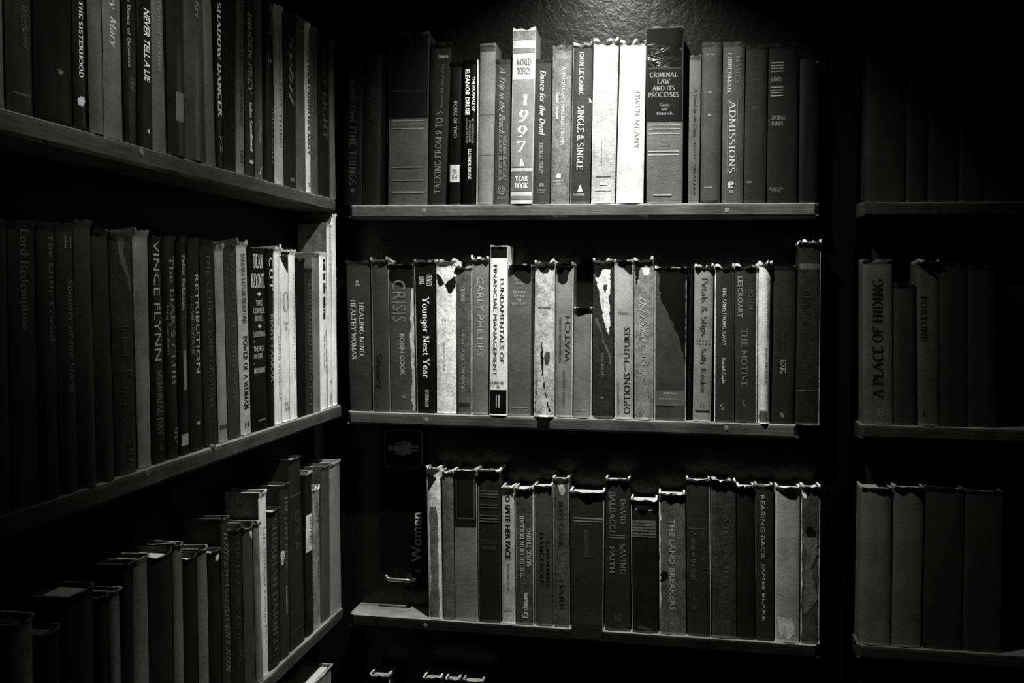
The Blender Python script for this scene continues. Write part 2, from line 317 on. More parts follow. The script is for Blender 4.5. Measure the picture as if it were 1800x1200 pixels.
# ------------------------------------------------------------------ the lamp (just above the frame)
BK = mat(.02, .4, 'paper', .5)
def can_lamp(light, P_, Q_, label):
    lamp = bpy.data.objects.new('spot_lamp', None); C.objects.link(lamp); lo_ = Vector((P_.x, P_.y, .85)); lamp.location = lo_
    tag(lamp, label, 'lamp', 'can spotlights on the ceiling')
    ax = (Q_-P_).normalized(); vs, fs = [], []
    tubevf([P_-ax*.07-lo_, P_+ax*.012-lo_, P_+ax*.012-lo_, P_-ax*.066-lo_], [.036, .04, .038, .034], vs, fs, 28, True)
    mesh_obj('lamp_shade', vs, fs, BK, lamp)
    tube('stem', [Vector((0, 0, 0)), P_-ax*.06-lo_], .006, BK, lamp)
    tube('ceiling_plate', [Vector((0, 0, 0)), Vector((0, 0, -.012))], .045, BK, lamp, 28)
    light.parent = lamp; light.location = P_+ax*.016-lo_
can_lamp(sp, LAMP, AIM, 'black can spotlight hanging over the top shelf of the back case')
can_lamp(sp2, LAMP2, AIM2, 'black can spotlight hanging in front of the left wall shelves')

# ------------------------------------------------------------------ books
GROUPNAME = {}
def make_book(plane, zs, bl, br, ztop, tone, label, group, name='hardcover_book', tex='paper', rough=.55, spec=.4, var=.4,
              bulge=.0018, flare=.0022, rag=.0012, rim=None, side=None, n0=-.006, depth=.042, parts=(), seed=0, edge=.35, sag=0, pages=.45):
    # bl, br: (u at shelf, slope du/dz) of the left and right edge; parts: lettering, bands, patches
    rnd = random.Random(seed); H = ztop-zs; gap = .0004
    def U(s, z): return (bl[0]+bl[1]*(z-zs)+gap)*(1-s)+(br[0]+br[1]*(z-zs)-gap)*s
    W = br[0]-bl[0]
    B = min(bulge, W*.45); sd = seed*3.17
    def depth_at(s, z):            # outward relief of the spine
        t = 2*s-1; base = B*(1-abs(t)**(2.2 if bulge > .004 else 3.2))
        f = sstep(H-.006, H-.0005, z-zs)*flare*(.6+.7*abs(noise.noise(Vector((s*2.2+sd, 1.7, 0)))*2))
        fb = (1-sstep(0, .004, z-zs))*flare*.3
        wv = noise.noise(Vector((s*1.6+sd, (z-zs)*14, 3)))*.0008
        return n0+base+f+fb+wv*(1-abs(t)**6)
    zb = zs+.0006
    NS = 20; sv = [0]+[.5-.5*math.cos(math.pi*(i+.5)/NS) for i in range(NS)]+[1]
    lev = [0, .012, .05, .15, .3, .45, .6, .75, .86, .92, .95, .97, .985, 1]
    th = min(.0026, W*.16); org = plane.P((bl[0]+br[0])/2, zs, n0-depth/2)
    e = bpy.data.objects.new(name, None); C.objects.link(e); e.location = org; tag(e, label, 'book', group)
    path = [('L', -depth), ('L', -depth*.5)]+[('S', s) for s in sv]+[('R', -depth*.5), ('R', -depth)]
    vs, fs, mi = [], [], []; n = len(path); wl, wr = rnd.choice((0, 0, 1, 2, 3)), rnd.choice((0, 1, 2, 3))
    for l in lev:
        for k, (kind, a) in enumerate(path):
            s = 0 if kind == 'L' else 1 if kind == 'R' else a
            rg = rag*(noise.noise(Vector((s*3.3+sd, 5.1, 0)))*1.7+noise.noise(Vector((s*9+sd, 9, 0)))*.5+.7*abs(2*s-1)**6) if kind == 'S' else 0
            dip = sag*(4*s*(1-s))**.7 if kind == 'S' else 0
            z = zb+(H-.0006+(rg-dip)*sstep(.8, 1, l))*l
            # outer
            if kind == 'S': d = depth_at(s, z)
            else: d = n0+a
            vs.append(plane.P(U(s, z), z, d)-org)
            # inner
            si = min(1-th/W, max(th/W, s)); di = d-th*.7 if kind == 'S' else d
            vs.append(plane.P(U(si, z), z, di)-org)
    m2 = 2*n
    for i in range(len(lev)-1):
        for k in range(n-1):
            a = i*m2+2*k; fs.append((a, a+2, a+2+m2, a+m2)); mi.append(3 if side and (k < 2 or k > n-4) else 1 if rim and (i >= len(lev)-2 or (2 <= k < 2+wl) or (n-4-wr < k <= n-4)) else 0)  # pale spine edge strips paint lit edges along with joint wear
            fs.append((a+1, a+1+m2, a+3+m2, a+3)); mi.append(2)
        for k in (0, n-1):
            a = i*m2+2*k; f = (a, a+m2, a+1+m2, a+1); fs.append(f if k == 0 else f[::-1]); mi.append(0)
    t0 = (len(lev)-1)*m2
    for k in range(n-1):
        a = 2*k; fs.append((a, a+1, a+3, a+2)); mi.append(0)
        a = t0+2*k; fs.append((a, a+2, a+3, a+1)); mi.append(1)
    cm = mat(tone, rough, tex, spec, var)
    rm = mat(rim if rim else min(.6, tone*1.4+.05), .8, 'worn', .2)
    mesh_obj('cover', vs, fs, [cm, rm, mat(.25 if tone > .2 else .1, .8), mat(side or tone, .6, 'worn')], e, mi, smooth=False)
    # page block
    vs, fs = [], []; ph = H-min(.004, H*.03)-sag*.9
    zz = [zb+.001, zs+ph]
    for z in zz:
        for s, d in ((th/W+.01, -depth+.001), (1-th/W-.01, -depth+.001), (1-th/W-.01, -.0042), (th/W+.01, -.0042)):
            vs.append(plane.P(U(s, z), z, n0+d)-org)
    fs = [(3, 2, 1, 0), (4, 5, 6, 7), (0, 1, 5, 4), (1, 2, 6, 5), (2, 3, 7, 6), (3, 0, 4, 7)]
    mesh_obj('page_block', vs, fs, mat(pages, .8, 'pages', .2), e)
    def zy(py, s=.5):
        z = zs+.1
        for _ in range(3): z = plane.z_at(U(s, z), py, n0+B)
        return z
    for pi, p in enumerate(parts):
        kind = p[0]; lift = .00007*min(pi, 9)
        if kind == 'T':            # ('T', text, y1, y2, centre, height, direction, tone, {bold, shear, name, sp})
            _, s_, ya, yb, c, h, dr, tn = p[:8]; op = p[8] if len(p) > 8 else {}
            if op.get('sans') or any(ch not in SERIF and ch != '\n' for ch in s_): tv, tf = text_mesh(s_, op.get('bold', 0), op.get('shear', 0), op.get('sp', 1))
            else: tv, tf = serif_mesh(s_, op.get('shear', 0), .14+op.get('bold', 0)*3, .05+op.get('bold', 0))
            if not tv: continue
            x0, x1 = min(v.x for v in tv), max(v.x for v in tv); y0, y1 = min(v.y for v in tv), max(v.y for v in tv)
            zt, zbm = zy(ya, c), zy(yb, c); out = []
            for v in tv:
                a = (v.x-x0)/(x1-x0); b_ = (v.y-y0)/(y1-y0)
                if dr == 'd': z = zt+(zbm-zt)*a; s = c+(b_-.5)*h
                elif dr == 'u': z = zbm+(zt-zbm)*a; s = c-(b_-.5)*h
                else: z = zbm+(zt-zbm)*b_; s = c+(a-.5)*h
                out.append(plane.P(U(s, z), z, depth_at(s, z)+.0005+lift)-org)
            mesh_obj(op.get('name', 'title_lettering'), out, tf, mat(tn, op.get('rough', .45), 'paper', .5, .15), last if op.get('on') else e)
        elif kind in 'BP':         # ('B', y1, y2, s0, s1, tone, name, tex) band  /  ('P', [(y, s0, s1)...], tone, name, tex) torn patch, also painted shade
            if kind == 'B': rows = [(p[1]+(p[2]-p[1])*i/6, p[3], p[4]) for i in range(7)]; tn, nm, tx = p[5], p[6], (p[7] if len(p) > 7 else 'paper'); jit = 0
            else:
                src = p[1]; tn, nm, tx = p[2], p[3], (p[4] if len(p) > 4 else 'worn'); jit = .035; rows = []
                for i in range(len(src)-1):
                    for k in range(6):
                        f = k/6; rows.append(tuple(src[i][j]*(1-f)+src[i+1][j]*f for j in range(3)))
                rows.append(src[-1])
            vs, fs = [], []; nc = 10
            for ri, (py, sa, sb) in enumerate(rows):
                za = zy(py)
                if sb-sa > .02: sa += rnd.uniform(-jit, jit); sb += rnd.uniform(-jit, jit)
                sa, sb = max(.004, sa), min(.996, sb)
                for k in range(nc+1):
                    s = sa+(sb-sa)*k/nc; zq = min(za+rnd.uniform(-1, 1)*jit*.01, ztop-.0005)
                    vs.append(plane.P(U(s, zq), zq, depth_at(s, zq)+.0003+lift)-org)
            for i in range(len(rows)-1):
                for k in range(nc):
                    a = i*(nc+1)+k; fs.append((a, a+nc+1, a+nc+2, a+1))
            last = mesh_obj(nm, vs, fs, mat(tn, .6, tx, .4), e)
        elif kind == 'F':          # ('F', y_to, tone) loose spine flap, also a dark strip standing for a shadowed notch
            vs, fs = [], []; zc = zy(p[1]); zc0 = zs+(.03 if p[3] < .1 else .001); ns, nz = 8, 8
            for i in range(nz+1):
                z = zc0+(zc-zc0)*i/nz
                for k in range(ns+1):
                    s = p[3]+(p[4]-p[3])*k/ns; vs.append(plane.P(U(s, z), z+rnd.uniform(-.0006, .0006)*(i == nz), max(.003, n0+B+.001)*sstep(zc0+.001, zs+.004, z)+(n0+B+.0006)*(1-sstep(zc0+.001, zs+.004, z)))-org)
            for i in range(nz):
                for k in range(ns): a = i*(ns+1)+k; fs.append((a, a+ns+1, a+ns+2, a+1))
            o = mesh_obj('flap_or_dark_notch', vs, fs, mat(p[2], .7, 'cloth'), e)
            md = o.modifiers.new('thick', 'SOLIDIFY'); md.thickness = .0008; md.offset = 1
    return e

def T(s, ya, yb, c=.5, h=.42, dr='d', tone=.5, **k): return ('T', s, ya, yb, c, h, dr, tone, k)
def A(s, ya, yb, c=.5, h=.3, dr='d', tone=.5, **k): k.setdefault('name', 'author_lettering'); return ('T', s, ya, yb, c, h, dr, tone, k)
def M_(s, ya, yb, c=.5, h=.5, dr='h', tone=.5, **k): k.setdefault('name', 'publisher_mark'); return ('T', s, ya, yb, c, h, dr, tone, k)
def Bd(ya, yb, tone, s0=.02, s1=.98, name='spine_band', tex='paper'): return ('B', ya, yb, s0, s1, tone, name, tex)
def Pt(rows, tone=.6, name='torn_patch', tex='worn'): return ('P', rows, tone, name, tex)
def rules(ys, tone=.5, s0=.08, s1=.92): return [Bd(y, y+1.6, tone, s0, s1, 'gilt_rule') for y in ys]

SEED = [10]
def row(plane, zs, yt, group, books, gain=1):
    TG[0] = gain  # row gain puts the lamp's falloff into the book tones
    # book: dict(b=left x at shelf, t=left x at yt, y=top, tone, l=label, r=/rt= own right edge)
    n = len(books)
    def bound(bk, kb, kt, n0):
        zb_ = zs; xb = bk[kb]; ytt = bk.get('yt', yt)
        if 'yb' in bk: ub, zb_ = plane.hit(xb, bk['yb'], n0)
        else: ub = plane.u_at(xb, zs, n0)
        ut, zt = plane.hit(bk[kt], ytt, n0); sl = (ut-ub)/(zt-zb_)
        return (ub-sl*(zb_-zs), sl)
    for i, bk in enumerate(books):
        n0 = bk.get('n0', -.006); bl = bound(bk, 'b', 't', n0)
        if 'r' in bk: br = bound(bk, 'r', 'rt', n0)
        else:
            nx = dict(books[i+1]); br = bound(nx, 'b', 't', n0)
        uc = (bl[0]+br[0])/2+(bl[1]+br[1])/2*.2
        zt = bk['z'] if 'z' in bk else plane.z_at(uc, bk['y'], n0)
        kw = {k: v for k, v in bk.items() if k not in ('b', 't', 'y', 'z', 'l', 'r', 'rt', 'yt', 'yb', 'tone', 'p')}
        SEED[0] += 1
        make_book(plane, zs, bl, br, zt, bk['tone'], bk['l'], group, parts=bk.get('p', ()), seed=SEED[0], **kw)
D = dict
exec_rows = []

# ---- back case, top row
G = 'books on the top shelf of the back case'
row(BACK, 0, 88, G, [
 D(b=604, t=605, y=97, tone=.02, tex='cloth', l='very dark book lettered FINE THINGS next to the corner, top back shelf', p=[A('Danielle Steel', 128, 215, .5, .32, tone=.16, shear=.2), T('FINE THINGS', 222, 325, .5, .36, tone=.16), M_('♣', 330, 338, .5, .25, tone=.15)]),
 D(b=636, t=640, y=92, tone=.03, tex='cloth', l='dark cloth book with faint slanted script, second from the corner on the top back shelf', p=[T('Malibu', 150, 215, .6, .4, tone=.07, shear=.5)]),
 D(b=668, t=672, y=86, tone=.012, n0=-.016, rag=.004, l='black narrow book squeezed beside the wide banded volume, top back shelf'),
 D(b=682, t=684, r=751.5, rt=754, y=60, tone=.13, tex='cloth', rag=.003, rough=.45, l='wide law style volume with dark upper label and grey lower half, top back shelf', p=[Bd(61, 208, .006, .01, .99, 'spine_label')]+rules([158.5], .05, .05, .95)+rules([211, 217, 225, 293, 316], .3)+[Bd(336, 340, .25, .1, .9, 'gilt_rule')]),
 D(b=752, t=757, r=783, rt=794, y=78, tone=.028, tex='cloth', rag=.005, flare=.004, l='black book titled TALKING FROM 9 TO 5 reading upwards, top back shelf', p=[T('TALKING FROM 9 TO 5', 196, 340, .52, .36, 'u', .3), T('Women and Men at Work', 112, 190, .62, .16, 'u', .2, name='subtitle_lettering'), M_('TANNEN', 97, 102, .62, .5, tone=.5)]),
 D(b=789.5, t=791, r=809.5, rt=812, y=111, tone=.02, rough=.35, flare=.003, l='thin black book titled POSSE OF TWO with a small white label near its foot', p=[T('POSSE OF TWO', 178, 242, .52, .3, tone=.45, name='title_lettering'), Bd(290, 320, .6, .05, .92, 'library_label'), M_('R\nBel', 298, 315, .5, .5, tone=.04, on=1, name='label_lettering')]),
 D(b=812.5, t=814, r=836.5, rt=838, y=106, tone=.012, rough=.35, l='glossy black book titled THE JOURNALS OF ELEANOR DRUSE in white block letters', p=[T('ELEANOR DRUSE', 122, 202, .36, .34, tone=.75, bold=.025, sans=1), T('THE JOURNALS OF', 135, 195, .8, .24, tone=.75, bold=.02, sans=1), T('MY INVESTIGATION\nOF THE KINGDOM\nHOSPITAL INCIDENT', 208, 252, .55, .6, tone=.35, name='subtitle_lettering'), A('ELEANOR DRUSE', 262, 315, .55, .22, tone=.7, bold=.03)]),
 D(b=837, t=838.5, r=838.9, rt=841, y=105, tone=.7, bulge=.0005, n0=-.004, rag=.0005, l='very thin white booklet between the black journal and the grey cloth book', pages=.7),
 D(b=840, t=844, r=867, rt=872.5, y=78, tone=.26, tex='cloth', bulge=.003, l='plain grey cloth book with two faint seams, beside the handwritten title book', p=[Bd(201, 202, .15, name='spine_seam'), Bd(272, 273, .15, name='spine_seam'), Bd(80, 90, .12, .05, .95, 'worn_headcap')]),
 D(b=868, t=871, r=895, rt=898, y=106, tone=.10, tex='cloth', l='dark grey book with handwritten style title A Trip to the Beach', p=[T('A Trip to the Beach', 117, 235, .45, .5, tone=.4, shear=.5), A('MELINDA BLANCHARD\n& ROBERT BLANCHARD', 238, 318, .55, .5, tone=.35), M_('@', 326, 342, .5, .5, tone=.35), M_('POTTER', 346, 350, .5, .5, tone=.35)]),
 D(b=897, t=901, r=936, rt=942, y=52, tone=.55, rough=.35, n0=-.001, depth=.05, rag=.003, flare=.001, l='tall white and grey book dated 1997 with YEAR BOOK at its foot', p=[Bd(54, 70, .32, .02, .98, 'worn_headcap', 'worn'), Bd(84, 93, .26), Bd(139, 294, .28), Bd(301, 336, .2), Bd(344, 350, .25), T('WORLD\nTOPICS', 103, 130, .5, .62, 'h', .08, bold=.015), T('1\n9\n9\n7', 166, 268, .5, .52, 'h', .85, bold=.01, shear=.05, name='year_numerals'), Pt([(278, .47, .5), (292, .38, .62)], .7, 'printed_flame', 'paper'), T('YEAR\nBOOK', 309, 331, .5, .6, 'h', .8, bold=.02)]),
 D(b=937, t=941, r=966.5, rt=970, y=104, tone=.085, tex='cloth', l='dark grey book titled Dance for the Dead beside the 1997 book', p=[T('Dance for the Dead', 123, 238, .5, .34, tone=.6, shear=.25, bold=.01), A('THOMAS PERRY', 250, 306, .45, .22, tone=.45), M_('a', 322, 328, .5, .3, tone=.4), M_('RANDOM\nHOUSE', 332, 340, .5, .5, tone=.4)]),
 D(b=968, t=971.5, r=1001, rt=1006, y=81, tone=.25, tex='worn', l='mottled light grey book with small italic title and white square mark', p=[T('A THOUSAND SPLENDID SUNS', 116, 255, .58, .16, tone=.75), A('Khaled Hosseini', 160, 210, .3, .14, tone=.75, shear=.3, bold=.02), Bd(305, 313, .8, .3, .52, 'publisher_mark'), M_('RIVERHEAD\nBOOKS', 317, 325, .4, .5, tone=.6)]),
 D(b=1002, t=1008, r=1037, rt=1042, y=77, tone=.085, rag=.0018, rim=.6, flare=.004, l='dark book titled SINGLE & SINGLE in large white capitals', p=[A('JOHN LE CARRÉ', 91, 167, .46, .28, tone=.75), T('SINGLE & SINGLE', 186, 298, .46, .34, tone=.75), Pt([(173, .9, .95), (180, .88, .99)], .8), M_('▲', 324, 337, .5, .3, tone=.7), M_('SCRIBNER', 340, 344, .45, .6, tone=.6)]),
 D(b=1039, t=1043, r=1080.5, rt=1088, y=72, tone=.5, var=.6, tex='cloth', rag=.003, flare=.007, rim=.8, bulge=.003, l='pale cloth book with frayed torn top edge and a crack above its foot', p=[Pt([(78, .2, .8), (83, .1, .95), (92, .3, .8), (97, .55, .62)], .85, 'torn_patch'), Bd(160, 163, .8, .2, .8, 'faded_lettering', 'worn'), Bd(242, 292, .05, .4, .415, 'spine_crack'), Bd(310, 311, .1, .2, .8, 'spine_crack'), Bd(322, 325, .65, .35, .65, 'publisher_mark'), Bd(332, 335, .65, .15, .85, 'faded_lettering', 'worn')]),
 D(b=1082.5, t=1090, r=1131, rt=1136, y=73, tone=.66, rough=.5, rag=.0018, flare=.006, rim=.8, bulge=.004, l='brightly lit white book with raised vertical author name, left of the wide law casebook', p=[A('OWEN MEANY', 160, 262, .72, .2, tone=.3)]),
 D(b=1136, t=1136, r=1200, rt=1201.5, y=49, tone=.17, tex='cloth', rough=.4, rag=.003, n0=-.004, l='wide casebook titled CRIMINAL LAW AND ITS PROCESSES with dark top and grey base', p=[Bd(50, 214, .008, .01, .99, 'spine_label'), Bd(52, 118, .02, .02, .98, 'crinkled_wrap', 'plastic'), Bd(119, 120.5, .1, .05, .95, 'gilt_rule'), T('CRIMINAL\nLAW\nAND ITS\nPROCESSES', 127, 171, .47, .84, 'h', .3, bold=.02), T('Cases\nand\nMaterials', 181, 202, .5, .44, 'h', .25, bold=.02, name='subtitle_lettering')]+rules([219, 226, 234], .45, .05, .93)+rules([265, 271], .45, .05, .9)+[M_('ASPEN', 245, 256, .5, .3, tone=.25), Bd(341, 344, .4, .2, .7, 'publisher_mark')]),
 D(b=1209, t=1212, r=1229, rt=1233, y=98, tone=.17, bulge=.0006, l='thin grey book, right of the wide law casebook, with small vertical title', p=[T('A Hand in the Glass', 155, 240, .55, .3, tone=.07), A('JESSE SMALLEY', 250, 345, .55, .22, tone=.07)]),
 D(b=1230.5, t=1234, r=1266, rt=1269.5, y=76, tone=.105, tex='cloth', bulge=.0035, l='grey cloth book with rounded spine between the thin grey book and ADMISSIONS', p=[M_('RYAN', 94, 97, .42, .4, tone=.4), Bd(160, 163, .4, .35, .5, 'faded_lettering', 'worn'), Bd(200, 204, .4, .33, .46, 'faded_lettering', 'worn'), Bd(328, 330, .3, .2, .6, 'faded_lettering', 'worn'), Bd(352, 356, .03, .02, .9)]),
 D(b=1268, t=1271, r=1306, rt=1310, y=75, tone=.12, tex='cloth', bulge=.003, l='grey book titled ADMISSIONS in large underlined capitals', p=[T('ADMISSIONS', 176, 304, .46, .3, tone=.55), T('LIBBERMAN', 93, 162, .3, .2, tone=.5, name='author_lettering'), A('NANCY', 98, 150, .68, .2, tone=.25), Bd(174, 305, .3, .235, .255, 'gilt_rule'), Bd(174, 305, .3, .68, .7, 'gilt_rule'), M_('e', 319, 331, .42, .3, tone=.6, bold=.04), M_('ff', 333, 340, .45, .2, tone=.5)]),
 D(b=1307, t=1311, r=1346, rt=1350, y=80, tone=.04, tex='cloth', l='dim dark grey book right of ADMISSIONS with a light scuff low down', p=[T('THE FINAL EDITION', 120, 200, .45, .2, tone=.08), Bd(318, 322, .18, .1, .35, 'scuff_mark', 'worn')]),
 D(b=1347.5, t=1351, r=1401, rt=1403, y=78, tone=.015, tex='cloth', l='wide black book with fine striped gilt blocks near the right end, top back shelf', p=[Bd(y, y+2, .3, .08, .5, 'gilt_rule', 'worn') for y in (109, 114, 119, 124, 152, 157, 162, 167)]+[T('HANDS', 136, 143, .26, .36, 'h', .3), A('THOMAS\nHARRIS', 203, 221, .34, .46, 'h', .3, shear=.2), M_('RANDOM\nHOUSE', 329, 338, .3, .46, tone=.25)]),
 D(b=1404, t=1406, r=1437, rt=1440, y=96, tone=.01, l='almost black book at the right end of the top back shelf', p=[Bd(107, 111, .5, .9, .94, 'scuff_mark')]),
], gain=.77)
